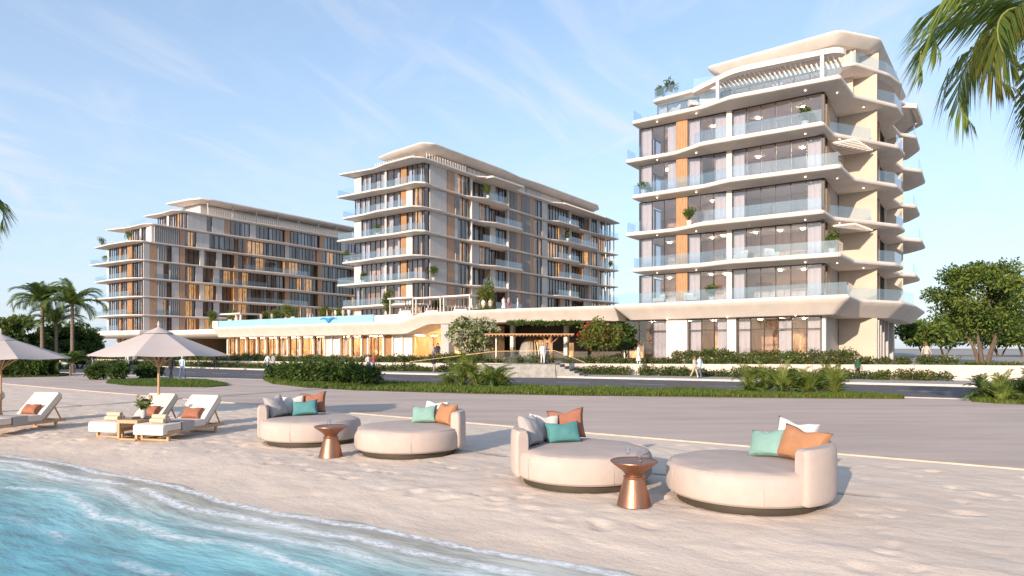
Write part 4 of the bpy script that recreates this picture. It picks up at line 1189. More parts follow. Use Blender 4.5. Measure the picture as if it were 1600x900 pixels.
# stone stair and its glass balustrade
def stairs():
    c = G(850, 588, 0.0); c.y = 53.0; c.x = (850-800)*53/F
    t = thing('stone_staircase', 'grey stone terrace stair block with steps on its right and a glass balustrade', 'staircase', c, R(-12))
    mb = MB(); mb.rings([[(-3.9, -1, -.1), (1.1, -1, -.1), (1.1, 2.4, -.1), (-3.9, 2.4, -.1)], [(-3.6, -.9, 1.02), (1.0, -.9, 1.02), (1.0, 2.4, 1.02), (-3.6, 2.4, 1.02)]]).build('stone_block', stone, t)
    mb = MB(); mb.rings([[(-6.6, -.7, -.1), (-3.91, -.9, -.1), (-3.91, 2.2, -.1), (-6.6, 2.2, -.1)], [(-5.6, -.6, .95), (-3.63, -.85, .98), (-3.63, 2.2, .98), (-5.6, 2.2, .95)]]).build('stone_block', stone, t)
    for k in range(6): MB().box(1.02+.38*k, 1.40+.38*k, -.8, 2.2, -.1, .98-.165*k).build('step', stone, t)
    rail = [(-11.5, .2, 1.0, 1.15), (-4, .1, 1.02, 2.05), (.9, .0, 1.02, 2.1), (3.3, .0, .1, 1.15)]
    for a, b in zip(rail, rail[1:]):
        MB().bar((a[0], a[1], a[3]), (b[0], b[1], b[3]), .03, .03).build('handrail', gold, t)
        g = MB(); y = .02
        g.add([(a[0]+.05, a[1]-y/2, a[2]+.02), (b[0]-.05, b[1]-y/2, b[2]+.02), (b[0]-.05, b[1]-y/2, b[3]-.05), (a[0]+.05, a[1]-y/2, a[3]-.05)] + [(a[0]+.05, a[1]+y/2, a[2]+.02), (b[0]-.05, b[1]+y/2, b[2]+.02), (b[0]-.05, b[1]+y/2, b[3]-.05), (a[0]+.05, a[1]+y/2, a[3]-.05)],
              [(0, 1, 2, 3), (7, 6, 5, 4), (0, 4, 5, 1), (1, 5, 6, 2), (2, 6, 7, 3), (3, 7, 4, 0)])
        g.build('glass_panel', glass_clear, t)
stairs()

# ------------------------------------------------------------------ vegetation
def leaf_mesh(name, clumps, n, size, mats, seed=0, asp=.5, shell=.6, up=.3, wts=None):
    """n small leaf blades in ellipsoid clumps [(x,y,z,rx,ry,rz)]; each clump has a dominant leaf tone"""
    rg = np.random.default_rng(seed)
    cl = np.array(clumps, float); vol = (cl[:, 3]*cl[:, 4]*cl[:, 5])**.72
    ci = rg.choice(len(cl), n, p=vol/vol.sum())
    d = rg.normal(size=(n, 3)); d /= np.linalg.norm(d, axis=1)[:, None]
    r = rg.random(n)**(1/3); r = shell + (1-shell)*r if shell else r
    r = np.where(rg.random(n) < .25, r*rg.random(n), r)
    p = cl[ci, :3] + d*r[:, None]*cl[ci, 3:6]*(1+.12*rg.normal(size=n))[:, None]
    ax = rg.normal(size=(n, 3)) + d*.9; ax[:, 2] -= .15; ax /= np.linalg.norm(ax, axis=1)[:, None]
    nn = rg.normal(size=(n, 3)); nn[:, 2] += up*2; sd = np.cross(ax, nn); sd /= np.linalg.norm(sd, axis=1)[:, None]+1e-6
    nr = np.cross(sd, ax)
    L_ = size*(.6+.8*rg.random(n))[:, None]; w = L_*asp*.5
    bend = nr*L_*.12
    v = np.empty((n, 4, 3)); v[:, 0] = p; v[:, 1] = p+ax*L_*.5+sd*w+bend; v[:, 2] = p+ax*L_; v[:, 3] = p+ax*L_*.5-sd*w+bend
    me = bpy.data.meshes.new(name)
    me.vertices.add(n*4); me.loops.add(n*4); me.polygons.add(n)
    me.vertices.foreach_set('co', v.ravel()); me.loops.foreach_set('vertex_index', np.arange(n*4))
    me.polygons.foreach_set('loop_start', np.arange(0, n*4, 4)); me.polygons.foreach_set('loop_total', np.full(n, 4))
    k = len(mats)
    dom = rg.integers(0, k, len(cl))
    wt = np.array(wts, float) if wts else np.ones(k)
    mi = np.where(rg.random(n) < (.45 if not wts else 0), dom[ci], rg.choice(k, n, p=wt/wt.sum()))
    me.polygons.foreach_set('material_index', mi.astype(np.int32))
    for m_ in mats: me.materials.append(m_)
    me.update(calc_edges=True); me.validate()
    return me
CROWN = []
def broad_tree(loc, h, crown, trunk_h, label, seed, mats, nleaf=9000, size=.34, group=None, trunk_r=.22, nclump=46, multi=3, cat='tree', name='broadleaf_tree', squash=.8, clr=(.16, .32)):
    rng = random.Random(seed)
    t = thing(name, label, cat, loc, rng.uniform(0, 6), group)
    cr = crown; cz = trunk_h + (h-trunk_h)*.5; hz = (h-trunk_h)*.5
    cl = []
    for i in range(nclump):
        a = rng.uniform(0, 2*PI); u = rng.uniform(-1, 1); rr = math.sqrt(max(0, 1-u*u*.85))*rng.uniform(.4, 1.12)
        s_ = rng.uniform(*clr)*cr
        cl.append((math.cos(a)*rr*cr*.85, math.sin(a)*rr*cr*.85, cz+u*hz*.85, s_*1.25, s_*1.25, s_*squash))
    CROWN[:] = cl
    link('crown', leaf_mesh('crown', cl, nleaf, size, mats, seed), t)
    tr = MB()
    for k in range(multi):
        a = 2*PI*k/max(1, multi) + rng.uniform(-.4, .4); o = .0 if multi == 1 else trunk_r*1.3
        tip = Vector((math.cos(a)*cr*.35, math.sin(a)*cr*.35, trunk_h*1.25))
        b = Vector((math.cos(a)*o, math.sin(a)*o, -.1))
        pts = [b, b.lerp(tip, .35)+Vector((0, 0, .15)), b.lerp(tip, .7), tip]
        tr.tube(pts, [trunk_r, trunk_r*.75, trunk_r*.6, trunk_r*.45], 7)
        for j in range(4):
            c = rng.choice(cl); q = Vector(c[:3])
            mid = tip.lerp(q, .5) + Vector((0, 0, .1*h*rng.random()*.5))
            tr.tube([tip.lerp(pts[2], rng.random()*.6), mid, q], [trunk_r*.4, trunk_r*.25, trunk_r*.08], 5)
    tr.build('trunk', bark, t, True)
    return t
def frond_mesh(L_, droop, nleaf, lw, ll, mats, seed, rise=.35, curl=1.0, vee=.35, hang=.0):
    """a pinnate frond along +x: rachis and drooping leaflets"""
    rng = random.Random(seed); mb = MB()
    pts = []; a = rise*1.35
    x = z = 0.0; n = 14
    for i in range(n+1):
        pts.append(Vector((x, 0, z))); st = L_/n
        x += math.cos(a)*st; z += math.sin(a)*st; a -= droop*(.35+1.3*(i/n)**1.2)/n*2.0
    mb.tube(pts, [.028*L_/3*(1-.85*i/n)+.004 for i in range(n+1)], 5, 0)
    for i in range(nleaf):
        u = .10 + .90*(i+.5)/nleaf
        f = u*n; k = min(int(f), n-1); p = pts[k].lerp(pts[k+1], f-k); tan = (pts[k+1]-pts[k]).normalized()
        up = Vector((-tan.z, 0, tan.x))
        le = ll*(.30+.9*math.sin(PI*min(1, u*.80+.14)))*rng.uniform(.82, 1.12)
        if u > .93: le *= .8
        for sgn in (-1, 1):
            d = (Vector((0, sgn, 0))*(1.0-.5*u) + tan*(.55+.55*u) + up*(vee*rng.uniform(.5, 1.2))).normalized()
            q0 = p; q1 = p + d*le*.5 + Vector((0, 0, -hang*le*.18)); q2 = p + d*le*(.95-.25*hang) + Vector((0, 0, -le*(.12+.55*hang)*rng.uniform(.7, 1.3)))
            w = lw*rng.uniform(.8, 1.2)
            sv = tan*w*.5
            mi = 1 + (rng.random() < .3) if len(mats) > 2 else 1
            mb.add([q0-sv*.5, q0+sv*.5, q1+sv, q1-sv, q2], [(0, 1, 2, 3), (3, 2, 4)], mi)
    return mb.mesh('frond', mats)
stalk_m = mat('frond_stalk', (.20, .22, .06), .6, .15)
def palm(loc, h, label, seed, nf=18, L_=3.2, group=None, cat='palm tree', lean=(0, 0), r=.17, meshes=None, spec=None, low=.35):
    rng = random.Random(seed)
    t = thing('palm_tree', label, cat, loc, 0, group)
    pts = [Vector((lean[0]*(i/6)**1.6, lean[1]*(i/6)**1.6, h*i/6)) for i in range(7)]
    tr = MB().tube(pts, [r*1.5, r*1.1, r, r*.95, r*.9, r*.9, r*.8], 9)
    for i in range(int(h/.28)):
        u = i*.28/h; k = min(int(u*6), 5); p = pts[k].lerp(pts[k+1], u*6-k)
        tr.lathe([(r*1.0+.10*r, 0), (r*1.16, .06), (r*.98, .12)], 8, (p.x, p.y, p.z), cap=False)
    tr.build('trunk', palm_bark, t, True)
    for i in range(nf):
        if spec: az, pitch, mi, sc_ = spec[i]
        else:
            az = i*2.39996 + rng.uniform(-.2, .2); pitch = rng.uniform(-low, .75) if i > 3 else rng.uniform(.6, 1.0); mi = rng.randrange(len(meshes)); sc_ = rng.uniform(.85, 1.08)
        f = link('frond', meshes[mi], t, pts[-1] + Vector((0, 0, .05*rng.random())))
        f.rotation_euler = (rng.uniform(-.25, .25), -pitch, az); f.scale = (sc_,)*3
    return t
PF = [frond_mesh(3.2, 1.15, 46, .085, .85, [stalk_m, L_mid, L_dark], 1, hang=.35), frond_mesh(3.2, 1.6, 44, .085, .80, [stalk_m, L_dark, L_mid], 2, hang=.5), frond_mesh(3.0, .9, 44, .08, .8, [stalk_m, L_light, L_mid], 3, hang=.3)]
palm(G(66, 561), 6.6, 'taller of two dark palms on the far left, left of its neighbour', 21, 26, 3.2, 'palms behind the left shrubs', meshes=PF, r=.16).location = Vector(((66-800)/F*62, 62, 0))
palm((0, 0, 0), 6.3, 'second palm on the far left, right of the taller one, with dark spreading fronds', 22, 24, 3.2, 'palms behind the left shrubs', meshes=PF, r=.15).location = Vector(((113-800)/F*61, 61, 0))
palm((0, 0, 0), 4.6, 'shorter palm between the two tall palms on the far left', 23, 18, 3.0, 'palms behind the left shrubs', meshes=PF, r=.13).location = Vector(((88-800)/F*63, 63, 0))
# big fronds hanging into the frame from a palm to the right of the camera
NF = [frond_mesh(3.6, 1.7, 96, .05, .95, [stalk_m, L_light, L_mid], 31, rise=.30, vee=.05, hang=.95),
      frond_mesh(3.4, 2.1, 92, .05, .90, [stalk_m, L_olive, L_yellow], 32, rise=.35, vee=.05, hang=1.0),
      frond_mesh(3.6, 1.9, 96, .05, 1.0, [stalk_m, L_mid, L_olive], 33, rise=.25, vee=.05, hang=1.05)]
HP = Vector(((1662-800)/F*12.2, 12.2, 0))
spec = [(R(181), .40, 0, .98), (R(196), .12, 2, .80), (R(191), -.12, 1, .84), (R(222), -.75, 2, .80), (R(240), -.9, 0, .85),
        (R(100), .2, 0, 1), (R(60), .1, 2, 1), (R(20), .1, 0, 1), (R(330), .15, 2, 1), (R(290), .1, 0, 1), (R(140), .45, 0, .9)]
palm(HP + Vector((4.5, -2.5, 0)), 8.2, 'leaning palm beyond the right edge, long fronds hanging into the upper right corner', 34, len(spec), 3.6, None, meshes=NF, spec=spec, r=.2, lean=(-4.5, 2.5))
spec2 = [(R(-8), .10, 0, .9), (R(-25), -.35, 2, .85), (R(20), .3, 0, .9), (R(80), .2, 2, 1), (R(140), .2, 0, 1), (R(200), .1, 2, 1), (R(260), .2, 0, 1), (R(310), .3, 2, 1)]
palm(Vector(((-125-800)/F*22, 22, 0)), 7.2, 'palm standing beyond the left edge, only its frond tips showing against the sky', 35, len(spec2), 3.4, None, meshes=NF, spec=spec2, r=.2)

# trees
def at(px, Y, z=0): return Vector(((px-800)/F*Y, Y, z))
broad_tree(at(1537, 49, 1.0), 7.7, 3.5, 2.4, 'big spreading green tree at the right edge behind the retaining wall', 41, [L_dark, L_mid, L_light, L_light], 19000, .25, None, .17, 120, 5, clr=(.10, .22))
far_t = 'dark trees beyond the right building'
for i, (px, Y, h, c, lab) in enumerate(((1445, 92, 5.2, 3.2, 'dark tree close against the right building, behind the walking woman in beige'), (1475, 104, 5.6, 4.6, 'small dark tree behind the left stems of the big green tree'), (1562, 100, 5.2, 4.4, 'dark low tree behind the trunks of the big green tree'), (1600, 96, 5.4, 4.6, 'dark low tree cut by the right edge, behind the big tree'), (1640, 104, 6, 5, 'dark tree just past the right edge behind the low wall'))):
    broad_tree(at(px, Y, 1.0), h, c, 2.0, lab, 50+i, [L_dark, L_mid, L_light], 4000, .50, far_t, .14, 30, 3)
left_g = 'bushy trees beyond the left palms'
for i, (px, Y, h, c, th_, lab) in enumerate(((15, 70, 5.6, 3.2, 1.0, 'rounded olive-green tree at the left edge, behind the left umbrella'), (-40, 74, 5.0, 3.4, 1.0, 'green tree past the left edge beside the rounded olive tree'), (52, 72, 3.4, 2.2, .6, 'low pale bush between the olive tree and the palms'), (100, 76, 4.9, 3.2, .7, 'dark dense tree behind the trunks of the left palms'), (124, 78, 4.3, 2.2, .6, 'dark tree right of the left palms, against the sea'))):
    broad_tree(at(px, Y), h, c, th_, lab, 60+i, [L_dark, L_mid, L_olive] if i in (0, 1, 2) else [L_dark, L_dark, L_mid], 6500, .40, left_g, .14, 36, 3)
broad_tree(at(150, 128, 0), 6.5, 1.6, 2.2, 'thin young tree beside the far left building corner', 69, [L_dark, L_mid], 700, .5, None, .09, 14, 1)
ft = broad_tree(at(741, 74, 1.05), 4.6, 2.9, 1.0, 'round tree covered in white blossom left of the entrance canopy', 71, [L_mid, L_light, fl_white, L_dark], 7500, .30, None, .10, 44, 4, name='flowering_tree')
def blossoms(n, rad, seed):
    rng = random.Random(seed); out = []
    for i in range(n):
        c = rng.choice(CROWN); v = Vector((rng.gauss(0, 1), rng.gauss(0, 1), rng.gauss(.2, 1))).normalized()
        out.append((c[0]+v.x*c[3]*1.05, c[1]+v.y*c[4]*1.05, c[2]+v.z*c[5]*1.05, rad, rad, rad*.8))
    return out
bl = leaf_mesh('blossom', blossoms(420, .15, 4), 6500, .17, [fl_white], 5, asp=.9)
link('blossom', bl, ft)
rt = broad_tree(at(937, 62, 1.1), 3.9, 1.95, 1.2, 'small tree with red flowers right of the entrance canopy', 72, [L_olive, L_light, L_mid], 3200, .28, None, .08, 40, 5, name='flowering_tree')
link('blossom', leaf_mesh('blossom', blossoms(70, .16, 8), 700, .18, [fl_red], 6, asp=.8), rt)
broad_tree(at(975, 70, 1.1), 4.4, 2.0, 1.0, 'dark leafy tree in the shade between the red-flowered tree and the right building', 73, [L_dark, L_dark, L_mid], 4500, .34, None, .09, 26, 3)

# hedges: one long bed of leaves each, uneven top, scattered flowers
def hedge(path, w, h, z, label, seed, dens=85, size=.20, mats=None, flowers=None, core=True):
    rg = np.random.default_rng(seed); rng = random.Random(seed)
    t = thing('flowering_hedge', label, 'hedge')
    cl = []
    for a, b in zip(path, path[1:]):
        A, B = Vector(a), Vector(b); d = B-A; n = max(1, int(d.length/.55))
        pr = Vector((-d.y, d.x, 0)).normalized()
        for k in range(n):
            c = A + d*((k+rng.random())/n)
            for q in range(2):
                hh = 1.2*h*(.62+.40*noise.noise(Vector((c.x*.35, c.y*.35, seed)))+.25*rng.random())
                e = c + pr*(w*.35*rng.uniform(-1, 1))
                cl.append((e.x, e.y, z+c.z+hh*.5, .5, .5, max(.15, hh*.52)))
    n = int(len(cl)*dens*1.3)
    m_ = (mats or [L_hedge, L_mid, L_dark, L_olive, L_hedge]) 
    link('foliage', leaf_mesh('foliage', cl, n, size, m_, seed, shell=.3), t)
    if flowers:
        c2 = [(x, y, zz+rz*.6, rx*.8, ry*.8, rz*.6) for x, y, zz, rx, ry, rz in cl]
        structure(link('flowers', leaf_mesh('flowers', c2, n//40, size*.75, flowers, seed+1, shell=.75, asp=.8), t), 'stuff')
    return t
def along_wall(s_a, s_b, off, step=2.):     # points following the retaining wall, off metres towards the road (+) or terrace (-)
    P_ = [(Vector((x, y)), z) for x, y, z in WALL]
    out = []
    xs = np.arange(s_a, s_b, step) if s_b > s_a else []
    for x in list(xs) + [s_b]:
        for (a, za), (b, zb) in zip(P_, P_[1:]):
            if a.x <= x <= b.x:
                u = (x-a.x)/(b.x-a.x); p = a.lerp(b, u); d = (b-a).normalized(); nr = Vector((d.y, -d.x))
                q = p + nr*off; out.append((q.x, q.y, za+(zb-za)*u)); break
    return out
def flat(pts, z): return [(x, y, z) for x, y, _ in pts]
hedge(flat(along_wall(5.2, 30.5, 1.15), 0.05), 1.0, .72, 0, 'long low flowering hedge at the foot of the retaining wall, right of the stone stair', 81, 110, .17, flowers=[fl_pink, L_purple, fl_white])
hedge(flat(along_wall(-60, -2.0, 1.3), 0.05), 1.0, .62, 0, 'long low hedge along the road at the wall foot, left of the stone stair', 82, 70, .2, flowers=[L_purple, fl_white])
hedge([(x, y, z-.05) for x, y, z in along_wall(4.5, 31.5, -1.0)], 1.1, .66, 0, 'upper flowering hedge along the top of the wall in front of the right building', 83, 110, .17, flowers=[fl_pink, L_purple, fl_white])
hedge([(x, y, z-.05) for x, y, z in along_wall(-62, 3.2, -1.6)], 1.1, .75, 0, 'upper hedge along the top of the wall in front of the glowing restaurant', 84, 65, .22, flowers=[L_purple, fl_pink])
pl_z = 1.25
hedge([W(12, -3.4, pl_z), W(3, -3.4, pl_z), W(-3.2, -2.8, pl_z)], 1.3, .85, 0, 'rounded green hedge right against the glass ground floor of the right building', 85, 120, .19, flowers=[fl_white, L_purple])
hedge([(31.5, 46.2, 1.05), (36, 44.6, 1.05), (44, 41.5, 1.05)], 1.4, .22, 0, 'thin strip of low grass on top of the wall below the big tree', 86, 60, .16, mats=[grassm, L_hedge])
hedge([at(702, 70, 1.05), at(765, 69, 1.05)], 1.6, .8, 0, 'ochre and green planting under the white-blossom tree', 87, 90, .2, mats=[L_olive, L_hedge, L_mid], flowers=[L_yellow])
hedge([at(795, 73, 5.0), at(905, 72, 5.0)], .8, .5, -.1, 'dark trailing planting above the entrance canopy under the podium edge', 88, 60, .22, mats=[L_dark, L_mid])

# planting beds between promenade and road
def bed_outline(near, far):   # pixel polylines on the ground
    return [G(*p) for p in near], [G(*p) for p in far]
def grass_bed(near, far, label_name, seed, n, hmin=.10, hmax=.30, m=(grassm, grassm2)):
    a, b = bed_outline(near, far)
    def smp(pl, u):
        f = u*(len(pl)-1); k = min(int(f), len(pl)-2); return pl[k].lerp(pl[k+1], f-k)
    rg = random.Random(seed); mb = MB()
    N_ = 40
    top = [smp(a, i/N_) for i in range(N_+1)]; bot = [smp(b, i/N_) for i in range(N_+1)]
    sb = MB(); vs = [(p.x, p.y, .03) for p in top] + [(p.x, p.y, .03) for p in bot] + [(p.x, p.y, -.04) for p in top]
    sb.add(vs, [(i, i+1, N_+2+i, N_+1+i) for i in range(N_)] + [(2*N_+2+i, 2*N_+3+i, i+1, i) for i in range(N_)])
    g = sb.build('planting_soil', soil); structure(g)
    for i in range(n):
        u, v = rg.random(), rg.random()
        p = smp(a, u).lerp(smp(b, u), v)
        h = rg.uniform(hmin, hmax)*(.6+.6*abs(noise.noise(Vector((p.x*.5, p.y*.5, seed)))))
        an = rg.uniform(0, 2*PI); w = rg.uniform(.018, .04)
        dx, dy = math.cos(an), math.sin(an); le = rg.uniform(-.5, .5)*h
        q = Vector((p.x, p.y, .02)); s = Vector((dx*w, dy*w, 0)); t = Vector((-dy*le, dx*le, h))
        mb.add([q-s, q+s, q+t*.6+s*.7, q+t*.6-s*.7, q+t+Vector((-dy*le*.4, dx*le*.4, 0))], [(0, 1, 2, 3), (3, 2, 4)], int(rg.random() < .35))
    o = mb.build('grass', list(m)); structure(o, 'stuff')
NEARB = [(412, 594), (425, 600), (480, 606), (560, 610.5), (740, 615.5), (900, 618.5), (1150, 621.5), (1300, 623), (1412, 623.5)]
FARB = [(414, 590), (440, 588), (480, 590), (560, 596), (740, 603), (900, 606.5), (1150, 612), (1300, 618), (1412, 622)]
grass_bed(NEARB, FARB, 'grass', 91, 46000)
grass_bed([(166, 599), (200, 603), (260, 605), (320, 605.5), (356, 603)], [(168, 596), (200, 594), (260, 592.5), (320, 593.5), (356, 600)], 'grass', 92, 11000, .07, .16, (grassm, L_mid))
grass_bed([(1520, 628), (1560, 631), (1640, 634)], [(1516, 622), (1560, 618), (1640, 618)], 'grass', 93, 5000)
grass_bed([(-60, 590.5), (20, 590), (90, 588.5), (106, 587)], [(-60, 580), (20, 581), (90, 584), (108, 586)], 'grass', 94, 5000, .1, .2, (L_dark, grassm))

# fern-like shrubs built frond by frond
FF = [frond_mesh(1.25, .9, 22, .055, .34, [stalk_m, L_mid, L_light], 41, rise=.75, vee=.25, hang=.1), frond_mesh(1.1, 1.2, 20, .05, .30, [stalk_m, L_dark, L_mid], 42, rise=.6, vee=.25, hang=.15), frond_mesh(1.35, .8, 22, .055, .34, [stalk_m, L_light, L_olive], 43, rise=.9, vee=.3, hang=.1)]
DF = [frond_mesh(1.2, .9, 18, .09, .36, [stalk_m, L_dark, L_mid], 44, rise=.75, vee=.2, hang=.15), frond_mesh(1.1, 1.2, 18, .09, .34, [stalk_m, L_dark, L_dark], 45, rise=.8, vee=.2, hang=.2)]
def fern(p, size, label, seed, group, nf=16, meshes=None, cat='shrub', name='fern_shrub'):
    rng = random.Random(seed); meshes = meshes or FF
    t = thing(name, label, cat, p, 0, group)
    for i in range(nf):
        f = link('frond', meshes[rng.randrange(len(meshes))], t, (rng.uniform(-.1, .1), rng.uniform(-.1, .1), .02))
        s_ = size*rng.uniform(.75, 1.15); f.scale = (s_,)*3
        f.rotation_euler = (rng.uniform(-.3, .3), -rng.uniform(-.25, .65), i*2.39996+rng.uniform(-.3, .3))
    return t
gA = 'fern shrubs in the grass bed on the right'
for i, (px, py, sz, lab) in enumerate(((1172, 615, 1.25, 'spiky green fern at the left end of the cluster in front of the right building'), (1196, 614, 1.3, 'tall fern, second from the left in the right-hand roadside cluster'), (1222, 616, 1.35, 'tall fern with raised fronds in the middle of the right-hand roadside cluster'), (1245, 613, 1.2, 'fern behind the tall middle one in the right-hand roadside cluster'), (1264, 617, 1.25, 'fern right of the middle in the right-hand roadside cluster'), (1285, 615, 1.2, 'fern, second from the right in the right-hand roadside cluster'), (1303, 618, 1.1, 'low fern at the right end of the right-hand roadside cluster'))):
    fern(G(px, py), sz, lab, 100+i, gA)
gB = 'broad cycads at the right edge'
for i, (px, py, sz, lab) in enumerate(((1545, 626, 1.15, 'cycad with arching fronds, leftmost at the right edge of the promenade'), (1568, 629, 1.1, 'low cycad with a brown frond in front of its neighbours at the right edge'), (1590, 626, 1.2, 'cycad cut by the right edge of the picture beside the road'), (1622, 628, 1.2, 'cycad just past the right edge beside the road'))):
    fern(G(px, py), sz, lab, 120+i, gB, 18, FF if i % 2 else [FF[1], FF[0]])
gC = 'palm-like shrubs mid-way along the grass bed'
for i, (px, py, sz, lab) in enumerate(((700, 602, .8, 'small palm-like shrub at the left of the middle roadside cluster'), (722, 604, 1.5, 'tallest spiky palm-like shrub left of centre in the middle roadside cluster'), (745, 605, 1.4, 'spiky palm-like shrub in the centre of the middle roadside cluster'), (768, 606, 1.35, 'spiky palm-like shrub at the right of the middle roadside cluster'), (783, 606, 1.0, 'small drooping shrub at the right end of the middle roadside cluster'))):
    fern(G(px, py), sz*1.05, lab, 140+i, gC, 17)
gD = 'dense dark shrubs left of the grass bed'
for i, (px, py, sz, lab) in enumerate(((432, 594, 1.1, 'dark leafy shrub at the left tip of the long grass bed'), (452, 596, 1.35, 'dark leafy shrub, second from the left tip of the long grass bed'), (474, 598, 1.55, 'dark leafy shrub, tall, left of the middle of the dark clump'), (496, 599, 1.75, 'tallest dark leafy shrub behind the left daybed cushions'), (518, 600, 1.6, 'dark leafy shrub right of the tallest in the dark clump'), (540, 601, 1.5, 'dark leafy shrub, third from the right in the dark clump'), (558, 602, 1.4, 'dark leafy shrub, second from the right in the dark clump'), (574, 603, 1.25, 'dark leafy shrub at the right end of the dark clump'))):
    sz *= .86
    f = fern(G(px, py), sz, lab, 160+i, gD, 16, DF, name='leafy_shrub')
    link('foliage', leaf_mesh('foliage', [(0, 0, .55*sz, .75*sz, .6*sz, .55*sz)], 900, .22, [L_dark, L_mid, L_dark], 170+i), f)
gE = 'dark shrubs by the left palms'   # low, clipped by the path
for i, (px, py, sz, lab) in enumerate(((8, 588, 1.7, 'dark shrub behind the left umbrella pole'), (30, 588, 1.8, 'dark shrub, second from the left edge under the left umbrella'), (54, 588, 1.75, 'dark shrub, third from the left edge under the left umbrella'), (76, 587, 1.55, 'dark shrub right of the left umbrella edge, by the promenade'), (151, 593, 1.25, 'dark compact shrub right of the small palm, by the road'), (183, 593, 1.4, 'dark compact shrub left of the oval lawn'), (228, 591, 1.35, 'dark upright shrub behind the right umbrella pole'), (240, 590, 1.2, 'dark upright shrub just right of the umbrella pole'))):
    sz *= .84
    f = fern(G(px, py), sz, lab, 180+i, gE, 12, DF, name='leafy_shrub')
    link('foliage', leaf_mesh('foliage', [(0, 0, .5*sz, .6*sz, .55*sz, .5*sz), (.3*sz, 0, .75*sz, .4*sz, .4*sz, .35*sz), (-.35*sz, .1, .6*sz, .4*sz, .4*sz, .3*sz)], 1100, .22, [L_dark, L_mid, L_dark], 190+i), f)
pp = palm(G(110, 587), 1.5, 'small multi-fronded young palm at the promenade edge on the left', 36, 16, 3.2, None, meshes=PF, r=.12, low=.1)
pp.scale = (.62,)*3

# potted plants on balconies and planting on the pool deck
potm = mat('planter_pot', (.55, .50, .46), .7, .08, 3)
def potted(p, h, label, seed, group='potted plants on the balconies', pot=True, mats=None, w=.55, n=420, lsize=.22):
    t = thing('potted_plant', label, 'plant', p, 0, group)
    if pot: MB().lathe([(.22, 0), (.30, .42), (.30, .46), (.26, .46), (.25, .40)], 12).build('pot', potm, t, True)
    b = .42 if pot else 0
    rng = random.Random(seed)
    cl = [(rng.uniform(-.5, .5)*w, rng.uniform(-.4, .4)*w, b + h*rng.uniform(.35, .85), w*.6, w*.6, h*.25) for _ in range(7)]
    link('foliage', leaf_mesh('foliage', cl, n, lsize, mats or [L_mid, L_light, L_dark], seed), t)
    st = MB()
    for c in cl[:5]: st.tube([(0, 0, b), (c[0]*.5, c[1]*.5, c[2]*.6), c[:3]], [.03, .02, .008], 5)
    st.build('stem', bark, t)
    return t
def on_building(corner, x, y, z):
    return W(corner[0]-x, corner[1]+y, z)
C_R, C_M, C_L = (0, 0), (58.1, 11.5), (128.5, 3.3)
for i, (c, x, y, z, h, lab) in enumerate((
    (C_R, -15.2, 3.6, 28.8, 1.6, 'large bushy plant on the roof terrace of the right building'),
    (C_R, -16.6, 3.8, 28.8, 1.3, 'palm-like plant at the left end of the right building roof terrace'),
    (C_R, -1.2, -1.1, 21.72, 1.5, 'green plant at the right end of a balcony near the top of the right building'),
    (C_R, -16.6, -.6, 17.92, .9, 'small plant at the left end of a middle balcony of the right building'),
    (C_R, -11.6, -1.2, 14.17, 1.2, 'plant beside the wood cladding, third balcony of the right building'),
    (C_R, .9, -.8, 10.42, 1.5, 'green plant at the right corner of the second balcony of the right building'),
    (C_R, -9.6, -.6, 6.75, 1.1, 'loose airy plant on the first terrace of the right building'),
    (C_M, 2.0, 13.5, 27.5, 2.0, 'big bushy plant under the pergola of the middle building'),
    (C_M, -8.9, -1.2, 20.2, 1.5, 'plant on a front balcony half-way up the middle building'),
    (C_M, -16.4, -1.0, 16.5, 1.5, 'plant at the left tip of a balcony of the middle building'),
    (C_M, -12.2, -1.2, 12.8, 1.4, 'plant on a lower front balcony of the middle building'),
    (C_M, .3, 1.8, 12.8, 1.8, 'wide plant on the corner balcony of the middle building'),
    (C_M, 1.9, 40, 23.9, 1.5, 'plant on an upper side balcony of the middle building'),
    (C_M, 1.4, 60, 20.2, 1.5, 'plant at the far right corner of the middle building'),
    (C_L, -17.2, -.4, 24.3, 1.9, 'palm-like plant at the left tip of the left building roof terrace'),
    (C_L, -4.6, -.6, 24.3, 2.2, 'tall plant near the corner of the left building upper terrace'),
    (C_L, -16.0, -.2, 20.5, 1.6, 'plant on the upper left balcony of the left building'),
    (C_L, -15.6, -.2, 9.2, 1.6, 'plant on the lowest left balcony of the left building'))):
    potted(on_building(c, x, y, z), h, lab, 200+i, w=.55 if h < 1.6 else .8)
gp = 'green bushes along the pool deck'
for i, (px, h, d, w, lab) in enumerate(((329, 2.6, 9, 1.2, 'palm-like bush at the far left end of the pool'), (361, 3.0, 12, 1.0, 'pale airy bush behind the pool ladder'), (391, 2.2, 10, 1.3, 'low round bush behind the pool, left part'), (412, 2.6, 12, .9, 'thin pale bush left of the pool centre'), (430, 2.2, 10, 1.2, 'small round bush behind the pool centre'), (454, 3.0, 9, 1.5, 'biggest round bush behind the pool'), (509, 2.6, 11, 1.1, 'pale bush behind the blue splash feature'), (529, 2.0, 10, 1.2, 'low bush right of the blue splash feature'))):
    potted(W(S_at(px, d), d, 6.9), h, lab, 230+i, gp, False, [L_light, L_mid, L_olive], w, 800, .30)
gq = 'bamboo clumps beside the cabanas'
for i, (px, h, d, w, lab) in enumerate(((607, 4.2, 3.5, .8, 'tall bamboo clump left of the white cabanas'), (681, 2.2, 6.8, .8, 'bamboo leaves showing behind the middle cabana'), (752, 3.6, 5.0, 1.1, 'bright bamboo clump right of the white cabanas'), (764, 4.6, 5.6, .8, 'tallest bright bamboo right of the white cabanas'))):
    potted(W(S_at(px, d), d, 6.9), h, lab, 250+i, gq, False, [L_light, L_olive, L_mid], w, 900, .28)
